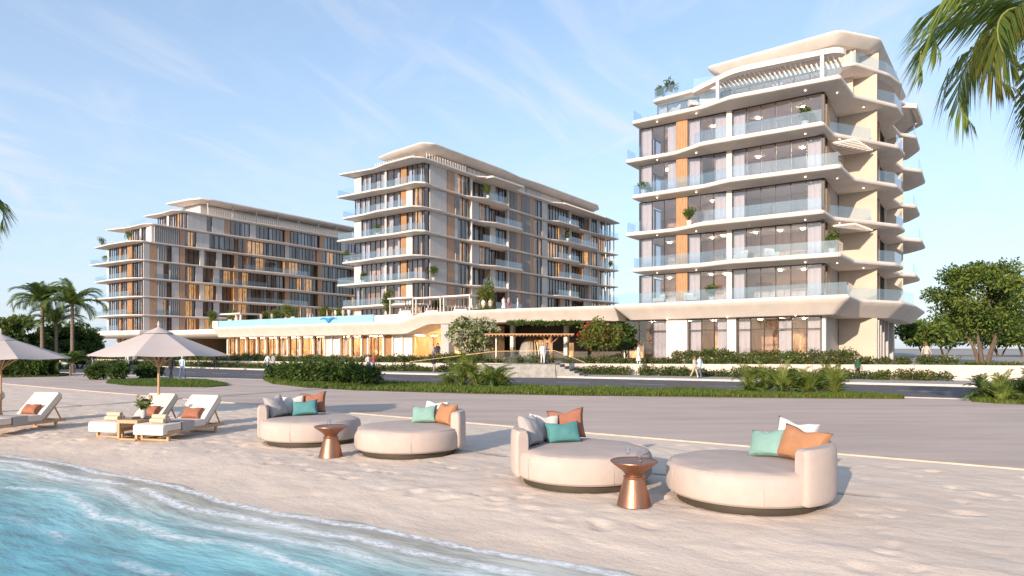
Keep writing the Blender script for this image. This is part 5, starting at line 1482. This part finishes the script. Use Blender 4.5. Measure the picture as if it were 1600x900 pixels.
hedge([W(S_at(748, 2.0), 2.0, 6.9), W(S_at(775, 2.0), 2.0, 6.9)], .8, .45, 0, 'low dark planting on the podium edge under the bright bamboo', 89, 80, .2)

# ------------------------------------------------------------------ beach furniture
def arc_sweep(r0, r1, z0, z1, a0, a1, n=28, rd=.07, mi=0):
    """rounded-rectangle section swept along an arc, with rounded ends"""
    mb = MB(); rings = []
    hw, hh = (r1-r0)/2, (z1-z0)/2; rc, zc = (r0+r1)/2, (z0+z1)/2
    steps = [(0, .55), (.012, .85), (.03, 1.0)] + [(.03 + .94*i/n, 1.0) for i in range(1, n)] + [(.97, 1.0), (.988, .85), (1, .55)]
    for u, k in steps:
        a = a0 + (a1-a0)*u; ring = []
        for j in range(20):
            t = 2*PI*j/20; c, s_ = math.cos(t), math.sin(t)
            ex = .38
            x = math.copysign(abs(c)**ex, c)*(hw - rd*(1-k)); z = math.copysign(abs(s_)**ex, s_)*(hh - rd*(1-k))
            rr = rc + x; ring.append((rr*math.cos(a), rr*math.sin(a), zc+z))
        rings.append(ring)
    return mb.rings(rings, mi)
def daybed(p, a0, a1, label):
    t = thing('daybed', label, 'daybed', p, 0, 'round cream daybeds on the sand')
    MB().lathe([(1.00, -.02), (1.02, .02), (1.02, .135)], 64).build('base', plinth_m, t, True)
    Rr = 1.18
    pr = [(.4, .125), (1.06, .125), (1.12, .135), (1.16, .17), (Rr, .23), (Rr, .44), (1.165, .51), (1.125, .56), (1.06, .59), (.95, .603), (.6, .612), (.2, .616)]
    m = MB().lathe(pr, 96)
    sd = p[0]*3.1 + p[1]
    for i, (x, y, z) in enumerate(m.v):      # soft stuffing: the cover bulges and dents a little
        nn = noise.noise(Vector((x*1.7+sd, y*1.7, z*2))) + .5*noise.noise(Vector((x*4.5, y*4.5+sd, z*4)))
        rr = math.hypot(x, y)
        if z > .56: z += .018*nn
        if rr > .9: x *= 1 + .006*nn; y *= 1 + .006*nn
        m.v[i] = (x, y, z)
    me_ = m.build('mattress', fabric_cream, t, True)
    pp_ = [(1.122*math.cos(2*PI*k/72), 1.122*math.sin(2*PI*k/72), .566) for k in range(73)]
    MB().tube(pp_, .010, 6).build('piping', fabric_cream, me_, True)
    for k in range(5):
        a = R(-150 + 72*k) + sd
        MB().tube([(1.181*math.cos(a), 1.181*math.sin(a), .18), (1.186*math.cos(a), 1.186*math.sin(a), .34), (1.172*math.cos(a), 1.172*math.sin(a), .49), (1.125*math.cos(a), 1.125*math.sin(a), .562)], .005, 5).build('seam', fabric_cream, me_, True)
    arc_sweep(1.00, 1.245, .14, .93, R(a0), R(a1)).build('backrest', fabric_cream, t, True)
    return t
def cushion_mesh(name, w, h, th, m, seed, chop=.10):
    rng = random.Random(seed); n = 16; vs = {}; mb = MB()
    def pt(i, j, sg):
        x, z = -1+2*i/n, -1+2*j/n
        e = (1-abs(x)**2.6)*(1-abs(z)**2.6)
        y = sg*th*(max(0, e)**.45)
        px = x*(1-.10*(1-z*z)*abs(x)); pz = z*(1-.10*(1-x*x)*abs(z))
        if z > 0: pz -= chop*2*math.exp(-(x/.35)**2)*z**2
        wr = noise.noise(Vector((x*2.1+seed, z*2.1, seed*1.7)))*.16*max(0, e)
        f = math.exp(-((x-.25*z)/.12)**2)*.10*max(0, z)*max(0, e)
        return (px*w/2, y*(1+wr) - sg*th*f, (pz+1)*h/2)
    for sg in (1, -1):
        vs = [pt(i, j, sg) for j in range(n+1) for i in range(n+1)]
        fs = []
        for j in range(n):
            for i in range(n):
                a, b, c, d = j*(n+1)+i, j*(n+1)+i+1, (j+1)*(n+1)+i+1, (j+1)*(n+1)+i
                fs.append((a, b, c, d) if sg < 0 else (d, c, b, a))
        mb.add(vs, fs)
    me = mb.mesh(name, m, True)
    bm = bmesh.new(); bm.from_mesh(me); bmesh.ops.remove_doubles(bm, verts=bm.verts, dist=.002); bm.to_mesh(me); bm.free()
    me.polygons.foreach_set('use_smooth', [True]*len(me.polygons)); me.update()
    return me
def cushion(p, w, h, th, m, yaw, lean, label, seed, group='cushions on the round daybeds', roll=None):
    rc = random.Random(seed*7)
    if roll is None: roll = R(rc.uniform(-9, 9)) if seed < 50 else 0
    p = (p[0], p[1], p[2] + abs(math.sin(roll))*w*.25)
    yaw += R(rc.uniform(-7, 7))
    o = link('cushion', cushion_mesh('cushion', w, h, th, m, seed), None, p)
    o.rotation_euler = Matrix.Rotation(yaw, 3, 'Z').to_4x4().to_3x3().to_euler()
    o.rotation_euler = (Matrix.Rotation(yaw, 3, 'Z') @ Matrix.Rotation(-lean, 3, 'X') @ Matrix.Rotation(roll, 3, 'Y')).to_euler()
    return tag(o, label, 'cushion', group)
D1, D2, D3, D4 = (-4.91, 16.15), (-2.27, 14.55), (1.22, 11.4), (3.55, 10.0)
daybed((*D1, .0), 105, 200, 'round cream daybed farthest left, grey cushion against its left-hand backrest')
daybed((*D2, .0), -22, 75, 'round cream daybed second from left, white, mint and orange cushions on its right')
daybed((*D3, .0), 105, 203, 'round cream daybed third from left, with grey, teal and terracotta cushions at its left')
daybed((*D4, .0), -72, 62, 'largest-looking round cream daybed on the right, backrest wrapping its right side')
def cset_left(D, tag_, sd):
    x, y = D
    cushion((x-.62, y+.52, .60), .58, .52, .10, cushion_white, R(20), R(22), f'pale grey cushion half hidden at the back of the {tag_}', sd)
    cushion((x-.80, y+.08, .60), .56, .56, .14, fabric_grey, R(58), R(24), f'light grey cushion leaning on the left backrest of the {tag_}', sd+1)
    cushion((x-.20, y+.74, .60), .70, .58, .12, fabric_terra, R(-8), R(20), f'terracotta cushion standing at the back of the {tag_}', sd+2)
    cushion((x-.28, y+.36, .60), .66, .40, .12, fabric_teal, R(8), R(26), f'teal cushion in front of the terracotta one on the {tag_}', sd+3)
cset_left(D1, 'farthest left daybed', 1)
cset_left(D3, 'third daybed from the left', 11)
def cset_right(D, tag_, sd, yo):
    x, y = D
    cushion((x+.45, y+.72, .60), .66, .50, .11, cushion_white, R(-22), R(20), f'white cushion at the back of the {tag_}', sd)
    cushion((x+.28, y+.28 + yo*.5, .60), .62, .42, .12, fabric_mint, R(-20), R(26), f'mint green cushion in front of the white one on the {tag_}', sd+1)
    cushion((x+.72, y+.10 + yo, .60), .66, .50, .14, fabric_orange, R(-52), R(24), f'orange cushion leaning on the right backrest of the {tag_}', sd+2)
cset_right(D2, 'second daybed from the left', 21, .0)
x, y = D4
cushion((x+.90, y+.50, .60), .66, .56, .11, cushion_white, R(-35), R(16), 'white cushion peeking over the orange one on the rightmost daybed', 31)
cushion((x+.36, y+.18, .60), .62, .46, .12, fabric_mint, R(-52), R(28), 'mint green cushion behind the orange one on the rightmost daybed', 32)
cushion((x+.66, y-.26, .60), .78, .54, .15, fabric_orange, R(-62), R(24), 'large orange cushion against the backrest of the rightmost daybed', 33)

def side_table(p, label):
    t = thing('side_table', label, 'side table', p, 0, 'hourglass copper side tables')
    MB().lathe([(.245, 0), (.25, .015), (.245, .03), (.205, .20), (.165, .345), (.148, .40)], 48).build('base', copper, t, True)
    MB().lathe([(.15, .40), (.155, .41), (.155, .435), (.135, .445)], 48).build('neck_ring', copper, t, True)
    MB().lathe([(.128, .44), (.13, .46), (.17, .515), (.335, .635), (.345, .65), (.342, .66), (.33, .664), (.32, .655)], 56).build('table_top', copper, t, True)
    return t
def goblet(p, label, seed):
    t = thing('wine_glass', label, 'glass', p, 0, 'glasses on the copper tables')
    MB().lathe([(.034, 0), (.034, .003), (.005, .008), (.0045, .085)], 20).build('stem', glass_drink, t, True)
    MB().lathe([(.006, .086), (.03, .105), (.040, .14), (.037, .18), (.033, .205), (.031, .205), (.035, .18), (.038, .14), (.028, .108)], 24, cap=False).build('bowl', glass_drink, t, True)
def tumbler(p, label):
    o = MB().lathe([(.033, 0), (.035, .004), (.041, .15), (.039, .15), (.033, .01), (.01, .009)], 24).build('tumbler', glass_drink, None, True, p)
    tag(o, label, 'glass', 'glasses on the copper tables')
T1, T2 = (-3.82, 13.9), (1.78, 9.62)
side_table((*T1, 0), 'copper hourglass side table between the two daybeds on the left')
side_table((*T2, 0), 'copper hourglass side table between the two daybeds on the right, nearest the camera')
goblet((T1[0]+.02, T1[1]-.05, .656), 'stemmed wine glass on the left copper table', 1)
goblet((T2[0]-.09, T2[1]-.02, .656), 'stemmed wine glass on the right copper table', 2)
tumbler((T2[0]+.07, T2[1]-.06, .656), 'tall clear tumbler beside the wine glass on the right copper table')
tumbler((T1[0]-.05, T1[1]+.05, .656), 'small clear tumbler beside the wine glass on the left copper table')

# loungers: y runs from the foot towards the head
def lounger(p, rz, label):
    t = thing('sun_lounger', label, 'sun lounger', p, rz, 'cream sun loungers on the sand')
    w = .43
    fr = MB()
    for x in (-w, w-.05): fr.box(x, x+.05, .10, 2.25, .17, .25)
    fr.box(-w+.05, w-.05, .35, .40, .17, .24); fr.box(-w+.05, w-.05, 2.15, 2.2, .17, .24)
    fr.build('frame', teak, t)
    for y in (.22, 1.95):
        for x in (-w+.02, w-.08): MB().box(x, x+.06, y, y+.06, 0, .17).build('leg', teak, t)
        MB().box(-w+.08, w-.08, y+.01, y+.05, 0, .045).build('foot_bar', teak, t)
    def pad(pts, nm, hw=.44, m_=mattress_w):      # pts: side outline (y, z)
        mb = MB()
        rr = []
        for xx, k in ((-hw, .90), (-hw+.02, .97), (-hw+.05, 1), (hw-.05, 1), (hw-.02, .97), (hw, .90)):
            cy = sum(q[0] for q in pts)/len(pts); cz = sum(q[1] for q in pts)/len(pts)
            rr.append([(xx, cy+(y-cy)*(1-(1-k)*.25), cz+(z-cz)*k) for y, z in pts])
        return mb.rings([r[::-1] for r in rr], 0).build(nm, m_, t, True)
    pad([(0, .17), (.06, .16), (.14, .17), (.16, .255), (1.5, .255), (1.54, .28), (1.52, .40), (1.48, .43), (.08, .43), (.02, .41), (0, .37)], 'seat_cushion')
    c, s_ = math.cos(R(48)), math.sin(R(48))
    def rot(y, z): return (1.56 + y*c - z*s_, .27 + y*s_ + z*c)
    pad([rot(*q) for q in ((.0, .0), (.86, 0), (.90, .04), (.90, .12), (.86, .165), (.04, .165), (0, .12))], 'backrest_cushion')
    bf = MB(); a, b = rot(0, -.03), rot(.84, -.03)
    for x in (-w+.03, w-.03): bf.bar((x, a[0], a[1]), (x, b[0], b[1]), .04, .04); bf.bar((x, 2.12, .25), (x, *rot(.5, -.03)), .03, .03)
    bf.build('backrest_frame', teak, t)
    MB().box(-.447, .447, .62, .645, .245, .436).build('strap', frame_dark, t)
    MB().rings([[(-.452, .66, .2), (.452, .66, .2), (.452, 1.08, .2), (-.452, 1.08, .2)], [(-.455, .66, .425), (.455, .66, .425), (.455, 1.08, .425), (-.455, 1.08, .425)], [(-.44, .67, .442), (.44, .67, .442), (.44, 1.07, .442), (-.44, 1.07, .442)]]).build('throw', mat('grey_throw', (.40, .36, .34), .95, .08, 6, .3, 120), t)
    return t
LROT = R(-14)
LO = [((-10.42, 16.75), 'cream sun lounger left of the wooden table, under the right umbrella'), ((-8.93, 16.15), 'cream sun lounger right of the wooden table, under the right umbrella'), ((-14.05, 17.25), 'cream sun lounger by the left umbrella, cut by the left edge'), ((-16.1, 17.75), 'cream sun lounger at the far left, only its backrest corner in view')]
for i, ((lx, ly), lab) in enumerate(LO):
    lounger((lx, ly, 0), LROT, lab)
    M = Matrix.Rotation(LROT, 4, 'Z')
    q = Vector((lx, ly, 0)) + M @ Vector((.02 if i else .05, 1.42, .435))
    cushion(q, .56, .34, .11, fabric_terra, LROT, R(38), ['terracotta cushion on the lounger left of the wooden table', 'terracotta cushion on the lounger right of the wooden table', 'terracotta cushion on the lounger cut by the left edge', 'terracotta cushion on the lounger at the far left, out of view behind'][i], 51+i, 'terracotta cushions on the loungers')
    if i < 2:
        q = Vector((lx, ly, 0)) + M @ Vector((.06, .34, .436))
        tw = thing('rolled_towels', ['stack of rolled beige towels on the foot of the left lounger', 'stack of rolled beige towels on the foot of the right lounger beside the wooden table'][i], 'towels', q, LROT, 'towel stacks on the loungers')
        tm = mat('towel', (.62, .46, .33), .95, .08, 10, .5, 90)
        for dy, dz in ((-.075, .06), (.075, .06), (0, .155)):
            sp = [(.062*math.cos(a), .058*math.sin(a)) for a in np.linspace(0, 2*PI, 15)[:-1]]
            MB().tube([(-.2, dy, dz), (.2, dy, dz)], .06, 14).build('towel', tm, tw, True)
            MB().tube([(.2, dy, dz), (.205, dy, dz)], .035, 10).build('towel_core', fabric_grey, tw)
def wooden_table():
    M = Matrix.Rotation(LROT, 4, 'Z'); p = Vector((-9.60, 16.55, 0))
    t = thing('low_table', 'low teak table between the two loungers with a dark tray and flowers', 'table', p, LROT)
    MB().box(-.30, .30, -.08, 1.0, .42, .50).build('table_top', teak, t)
    for x in (-.30, .235):
        for y in (-.08, .935): MB().box(x, x+.065, y, y+.065, .03, .42).build('leg', teak, t)
    for y in (-.08, .935): MB().box(-.235, .235, y+.003, y+.06, 0, .04).build('foot_bar', teak, t)
    for x in (-.30, .235): MB().box(x+.003, x+.06, -.015, .935, 0, .035).build('foot_bar', teak, t)
    q = p + M @ Vector((.02, .42, .50))
    tr = MB().lathe([(.02, 0), (.26, 0), (.275, .02), (.262, .02), (.25, .008), (.02, .008)], 36).build('tray', dark_tray, None, True, q)
    tag(tr, 'round black tray on the low teak table', 'tray')
    v = thing('flower_vase', 'white vase with a bunch of white and pink flowers on the black tray', 'vase', q + Vector((0, 0, .008)))
    MB().lathe([(.055, 0), (.075, .06), (.07, .16), (.055, .23), (.06, .25), (.05, .25), (.045, .2)], 24).build('vase', cushion_white, v, True)
    st = MB(); rng = random.Random(2); hd = []
    for i in range(13):
        a = i*2.4; r = .05+.13*rng.random(); h = .36+.20*rng.random()
        tip = (r*math.cos(a), r*math.sin(a), h); hd.append(tip)
        st.tube([(0, 0, .2), (tip[0]*.4, tip[1]*.4, .3), tip], .005, 4)
    st.build('stem', L_mid, v)
    link('leaves', leaf_mesh('leaves', [(0, 0, .36, .15, .15, .10)], 240, .08, [L_mid, L_light], 3), v)
    for i, hh in enumerate(hd):
        link('flower', leaf_mesh('flower', [(*hh, .035, .035, .03)], 26, .045, [fl_white] if i % 3 else [fl_pink], 30+i, asp=.9), v)
wooden_table()

def umbrella(p, h, rad, drop, label, rz):
    t = thing('parasol', label, 'umbrella', p, rz, 'cream beach umbrellas')
    pole = MB().tube([(0, 0, .0), (0, 0, h-.02)], .032, 14); pole.build('pole', teak, t, True)
    MB().lathe([(.30, 0), (.30, .05), (.06, .08), (.055, .16)], 28).build('base', plinth_m, t, True)
    n = 8
    ze = h - drop
    for k in range(n):
        a0, a1 = 2*PI*k/n, 2*PI*(k+1)/n
        P0, P1 = Vector((math.cos(a0), math.sin(a0), 0)), Vector((math.cos(a1), math.sin(a1), 0))
        mb = MB(); nr = 8; nc = 6; vs = []
        for i in range(nr+1):
            u = .10 + .90*i/nr
            for j in range(nc+1):
                f = j/nc; q = P0.lerp(P1, f)*rad*u
                # the panel hangs a little slack between its ribs
                sag = .055*math.sin(PI*f)*u**1.3
                z = h - .08 - (drop-.08)*(u**1.08) - sag*.55
                if i == nr: q *= 1 - .035*math.sin(PI*f)
                vs.append((q.x, q.y, z))
        fs = [(i*(nc+1)+j, (i+1)*(nc+1)+j, (i+1)*(nc+1)+j+1, i*(nc+1)+j+1) for i in range(nr) for j in range(nc)]
        mb.add(vs, fs); o = mb.build('canopy_panel', canvas_m, t, True)
        MB().bar((P0.x*.05, P0.y*.05, h-.12), (P0.x*rad*.98, P0.y*rad*.98, ze-.012), .022, .03).build('rib', teak, t)
        MB().bar((P0.x*.07, P0.y*.07, ze-.28), (P0.x*rad*.50, P0.y*rad*.50, h-(drop)*.53-.03), .02, .026).build('strut', teak, t)
    MB().lathe([(rad*.22, h-.20), (rad*.12, h-.11), (.05, h-.035), (.03, h-.02)], 8, cap=False).build('vent_cap', canvas_m, t, True)
    MB().lathe([(.05, ze-.34), (.085, ze-.32), (.085, ze-.25), (.05, ze-.22)], 16).build('hub', teak, t, True)
    MB().lathe([(.028, h-.03), (.03, h+.02), (.045, h+.05), (.02, h+.12), (.006, h+.15)], 12).build('finial', canvas_m, t, True)
    return t
UP = Vector(((248-800)/F*18.7, 18.7, 0))
umbrella(UP, 2.92, 1.86, .82, 'cream umbrella on a wooden pole above the two loungers and wooden table', R(11))
umbrella(Vector(((1-800)/F*19.6, 19.6, 0)), 2.74, 1.84, .74, 'cream umbrella cut by the left edge of the picture', R(5))

# white lounge chairs on the balconies
def armchair(p, rz, label):
    t = thing('armchair', label, 'armchair', p, rz, 'white armchairs on the balconies of the right building')
    MB().rings([[(-.40, -.38, .18), (.40, -.38, .18), (.40, .36, .18), (-.40, .36, .18)], [(-.42, -.40, .30), (.42, -.40, .30), (.42, .38, .30), (-.42, .38, .30)], [(-.38, -.36, .42), (.38, -.36, .42), (.38, .36, .42), (-.38, .36, .42)]]).build('seat', cushion_white, t, True)
    MB().rings([[(-.44, .30, .2), (.44, .30, .2), (.44, .50, .2), (-.44, .50, .2)], [(-.50, .36, .7), (.50, .36, .7), (.50, .56, .7), (-.50, .56, .7)], [(-.40, .44, .95), (.40, .44, .95), (.40, .60, .95), (-.40, .60, .95)]]).build('backrest', cushion_white, t, True)
    for x in (-.50, .40): MB().box(x, x+.1, -.34, .36, .2, .58).build('armrest', cushion_white, t)
    for x in (-.36, .32):
        for y in (-.34, .3): MB().box(x, x+.04, y, y+.04, 0, .18).build('leg', frame_dark, t)
for (x, y, z, rz, lab) in ((-13.6, -.2, 25.52, -.9, 'left white armchair on the top terrace of the right building'), (-11.2, -.9, 25.52, .7, 'right white armchair on the top terrace of the right building'), (-6.9, -.9, 10.42, -.8, 'left white armchair on the second balcony, in front of the wide window'), (-4.0, -.9, 10.42, .8, 'right white armchair on the second balcony, in front of the wide window'), (-15.0, -.8, 6.75, -.8, 'left white armchair on the first terrace of the right building'), (-11.6, -.9, 6.75, .8, 'right white armchair on the first terrace, by the wood cladding')):
    armchair(W(-x, y, z), -TH + rz + PI*0, lab)

# ------------------------------------------------------------------ people
skin_m = mat('skin', (.44, .26, .17), .6, .08, 6)
hair_d = mat('hair_dark', (.025, .018, .014), .6, .2, 20)
hair_l = mat('hair_grey', (.45, .42, .40), .6, .2, 20)
hair_b = mat('hair_brown', (.12, .065, .03), .6, .2, 20)
shoe_m = mat('shoe_leather', (.05, .035, .03), .5)
def cloth(nm, c): return mat('cloth_'+nm, c, .9, .12, 6, .3, 60)
BODY = {}
def body_mesh(pose):
    """skeleton grown into one skinned surface; material slots: skin, top, bottom, shoes"""
    if pose in BODY: return BODY[pose]
    st = {'walk': .24, 'stand': .06, 'dress': .05, 'walk2': -.2}[pose]
    arm = {'walk': .22, 'stand': .05, 'dress': .04, 'walk2': -.2}[pose]
    V = []; E = []; Rd = []; reg = []
    def v(p, r, r2=None): V.append(p); Rd.append((r, r2 or r)); return len(V)-1
    def e(a, b, rg_): E.append((a, b)); reg.append(rg_)
    pel = v((0, 0, .93), .135, .105); wst = v((0, .005, 1.08), .125, .09); ch = v((0, 0, 1.26), .15, .10); sh = v((0, .01, 1.40), .105, .075)
    nk = v((0, .005, 1.475), .048); hd = v((0, -.015, 1.56), .072, .082); tp = v((0, -.01, 1.66), .062, .075)
    ns = v((0, -.105, 1.575), .014)
    e(pel, wst, 1 if pose != 'x' else 2); e(wst, ch, 1); e(ch, sh, 1); e(sh, nk, 0); e(nk, hd, 0); e(hd, tp, 0); e(hd, ns, 0)
    for s in (-1, 1):
        y = -s*st; ya = s*arm
        hip = v((s*.095, 0, .88), .095); kn = v((s*.10, y*.55 - .02, .49), .062); an = v((s*.10, y + (.05 if y > 0 else 0), .10 + (.05 if y > .1 else 0)), .042)
        to = v((s*.115, y - .13, .04 + (.0 if y > .1 else 0)), .034)
        hl = v((s*.10, y+.045, .05), .036)
        e(pel, hip, 2); e(hip, kn, 2); e(kn, an, 2); e(an, to, 3); e(an, hl, 3)
        so = v((s*.185, .01, 1.385), .062); el = v((s*.235, ya*.45+.02, 1.11), .045); wr = v((s*.225, ya - .05, .87), .030); pa = v((s*.222, ya-.07, .80), .036, .022)
        e(sh, so, 1); e(so, el, 1); e(el, wr, 1); e(wr, pa, 0)
        for k in range(4):
            f = v((s*.222 + .0, ya-.105+.022*k, .715+.006*abs(k-1.5)), .009); e(pa, f, 0)
        th = v((s*.205, ya-.125, .77), .010); e(pa, th, 0)
    me = bpy.data.meshes.new('body_skeleton'); me.from_pydata(V, E, [])
    o = bpy.data.objects.new('body_tmp', me); col.objects.link(o)
    m = o.modifiers.new('s', 'SKIN'); m.use_smooth_shade = True
    if not me.skin_vertices: 
        bpy.context.view_layer.objects.active = o
        bpy.ops.mesh.customdata_skin_add()
    sv = me.skin_vertices[0].data
    for i, r in enumerate(Rd): sv[i].radius = r
    sv[0].use_root = True
    s2 = o.modifiers.new('d', 'SUBSURF'); s2.levels = 1; s2.render_levels = 1
    dg = bpy.context.evaluated_depsgraph_get(); dg.update()
    out = bpy.data.meshes.new_from_object(o.evaluated_get(dg)); out.name = 'person'
    bpy.data.objects.remove(o)
    P = np.array(V); A = P[[a for a, b in E]]; Bv = P[[b for a, b in E]]
    out.materials.clear()
    for _ in range(4): out.materials.append(skin_m)
    for pl in out.polygons:
        c = np.array(pl.center); d = Bv-A; t = np.clip(((c-A)*d).sum(1)/((d*d).sum(1)+1e-9), 0, 1)
        dist = np.linalg.norm(A + d*t[:, None] - c, axis=1) - np.array([Rd[a][0]*.9 for a, b in E])
        r_ = reg[int(dist.argmin())]
        if c[2] < .98 and r_ == 1 and abs(c[0]) < .17: r_ = 2
        pl.material_index = r_; pl.use_smooth = True
    BODY[pose] = out
    return out
def person(p, facing, top, bottom, hair, label, pose='walk', h=1.70, extra=None, long_hair=False, group='people strolling', shoe=None):
    o = link('person', body_mesh(pose), None, p, facing, (h/1.70,)*3)
    tag(o, label, 'person', group)
    for i, m_ in enumerate((skin_m, top, bottom, shoe or shoe_m)):
        o.material_slots[i].link = 'OBJECT'; o.material_slots[i].material = m_
    hb = MB()
    rr = []
    for k in range(7):
        u = k/6; an = PI*.5*u
        rr.append([(.083*math.cos(an)*math.cos(a), .012 + (.098*math.cos(an))*math.sin(a), 1.615 + .125*math.sin(an) - (.075 if (math.sin(a) > .1 and k == 0) else 0)) for a in np.linspace(0, 2*PI, 15)[:-1]])
    hb.rings(rr)
    if long_hair: hb.lathe([(.03, 1.30), (.085, 1.36), (.09, 1.5), (.075, 1.62)], 12, (0, .05, 0))
    hb.build('hair', hair, o, True)
    if extra == 'dress': MB().lathe([(.30, .28), (.29, .32), (.20, .80), (.135, 1.08), (.165, 1.28), (.13, 1.40)], 16).build('dress', top, o, True)
    if extra == 'jacket': MB().lathe([(.205, .80), (.195, .82), (.175, 1.08), (.195, 1.28), (.165, 1.41)], 16).build('jacket', top, o, True)
    if extra == 'robe': MB().lathe([(.26, .10), (.25, .14), (.19, .80), (.165, 1.08), (.19, 1.28), (.15, 1.42)], 16).build('robe', top, o, True)
    for c in o.children:
        if c.name.split('.')[0] in ('dress', 'jacket', 'robe'): c.scale = (1, .72, 1)
    return o
navy, black, ltblue, white_c, dkgreen, beige_c, red_c, greyc, denim, pinkc = cloth('navy', (.03, .035, .06)), cloth('black', (.02, .02, .022)), cloth('light_blue', (.42, .55, .62)), cloth('white', (.70, .68, .65)), cloth('green', (.03, .09, .05)), cloth('beige', (.52, .42, .33)), cloth('red', (.40, .07, .06)), cloth('grey', (.30, .29, .28)), cloth('denim', (.10, .15, .25)), cloth('pink', (.62, .40, .36))
N_ = 0.0       # facing 0 looks towards the camera (-Y)
person(G(267, 591), R(170), black, black, hair_d, 'man in a black suit walking away, left of the man in a light blue shirt', 'walk', 1.72, 'jacket')
person(G(285, 591.5), R(178), ltblue, denim, hair_l, 'man in a light blue shirt and jeans walking away under the umbrella edge', 'walk2', 1.70)
def at_z(px, feet, z): return G(px, feet, z)
person(at(336, 68, .08), R(20), black, black, hair_d, 'person in dark suit walking by the wall, right of the umbrella edge', 'walk', 1.66, 'jacket')
person(at(418, 63, .08), R(-20), white_c, denim, hair_b, 'person in white top and jeans, left of a pair on the verge', 'walk', 1.66)
person(at(427, 62.5, .08), R(-15), greyc, black, hair_d, 'person in grey jacket walking beside the white-topped person on the verge', 'walk2', 1.70, 'jacket')
person(at(575, 62, .08), R(30), white_c, denim, hair_b, 'woman in white top and jeans in front of the wall, below the restaurant', 'walk', 1.62)
person(at(584, 63, .08), R(25), red_c, denim, hair_d, 'person in red top in front of the wall, beside the woman in white', 'walk2', 1.68)
person(at(678, 60, .10), R(160), black, greyc, hair_d, 'person in black jacket by the hedge under the grey pillar', 'walk', 1.66, 'jacket')
person(at(684, 66, 1.05), R(10), navy, black, hair_d, 'man in navy suit standing on the terrace beside the grey pillar', 'stand', 1.74, 'jacket')
person(at(677, 68, 1.05), R(40), beige_c, greyc, hair_b, 'person in beige top standing on the terrace left of the man in navy', 'stand', 1.64)
person(at(848, 52.9, 1.02), R(15), white_c, white_c, hair_l, 'person all in pale clothes standing at the top of the stone stair', 'stand', 1.68, 'jacket')
person(at(855, 53.6, 1.02), R(-40), greyc, greyc, hair_d, 'person in grey behind the pale-clothed one at the stair top', 'stand', 1.68, 'jacket')
person(at(998, 53.6, 1.0), R(60), white_c, white_c, hair_b, 'woman in a long white dress between the hedges below the right building', 'dress', 1.64, 'dress', True)
person(at(1085, 48.6, .09), R(60), beige_c, beige_c, hair_b, 'woman in beige carrying a wrap, left of a pair in front of the wall', 'walk', 1.62, 'jacket', True)
person(at(1093, 48.8, .09), R(40), ltblue, denim, hair_d, 'person in pale blue jacket, right of a pair in front of the wall', 'walk2', 1.68, 'jacket')
person(at(1340, 47.4, .09), R(70), dkgreen, black, hair_b, 'person in dark green jacket alone in front of the wall', 'walk', 1.66, 'jacket')
person(at(1447, 48.2, 1.05), R(100), beige_c, white_c, hair_b, 'woman in beige walking on top of the wall left of the big tree', 'walk', 1.68, 'jacket', True)
person(at(138, 70, .08), R(60), black, black, hair_d, 'distant dark figure left of the umbrella, near the left palms', 'walk', 1.66)
person(at(146, 71, .08), R(60), navy, greyc, hair_d, 'distant figure in navy just behind another, left of the umbrella', 'walk2', 1.66)
person(at(200, 74, .08), R(20), white_c, greyc, hair_b, 'distant figure in white seen under the umbrella, left of the pole', 'walk', 1.66)
person(at(210, 75, .08), R(10), greyc, black, hair_d, 'distant figure in grey seen under the umbrella near its pole', 'walk2', 1.66)
gd = 'people on the pool deck'
for i, (px, d, tp_, bt, pose, ex, lab) in enumerate(((755, 2.6, white_c, beige_c, 'stand', None, 'person in white on the podium edge, left of a group by the bamboo'), (766, 2.8, beige_c, beige_c, 'stand', None, 'person in beige on the podium edge, beside the bamboo'), (787, 1.6, white_c, white_c, 'dress', 'dress', 'woman in a white dress standing on the podium edge'), (795, 1.5, pinkc, red_c, 'stand', None, 'man in pink shirt standing right of the woman in white on the podium'), (809, 2.4, ltblue, white_c, 'stand', None, 'person in pale clothes alone on the podium edge, farthest right'), (511, 6.4, pinkc, pinkc, 'stand', None, 'bather behind the blue splash feature, left'), (524, 6.6, white_c, beige_c, 'stand', None, 'bather in white behind the blue splash feature'), (536, 6.2, beige_c, beige_c, 'stand', None, 'bather in beige right of the blue splash feature'), (545, 6.5, white_c, white_c, 'stand', None, 'bather in white farthest right behind the pool'), (408, 6.8, pinkc, beige_c, 'stand', None, 'bather in pink near the middle of the pool edge'), (425, 7.0, white_c, beige_c, 'stand', None, 'bather in white near the middle of the pool edge'))):
    s_ = S_at(px, d)
    person(W(s_, d, 6.9), R(-20+25*i), tp_, bt, hair_b if i % 2 else hair_d, lab, pose, 1.64, ex, ex == 'dress', gd)
print('objects', len(bpy.data.objects), 'tris', sum(len(m.polygons) for m in bpy.data.meshes))
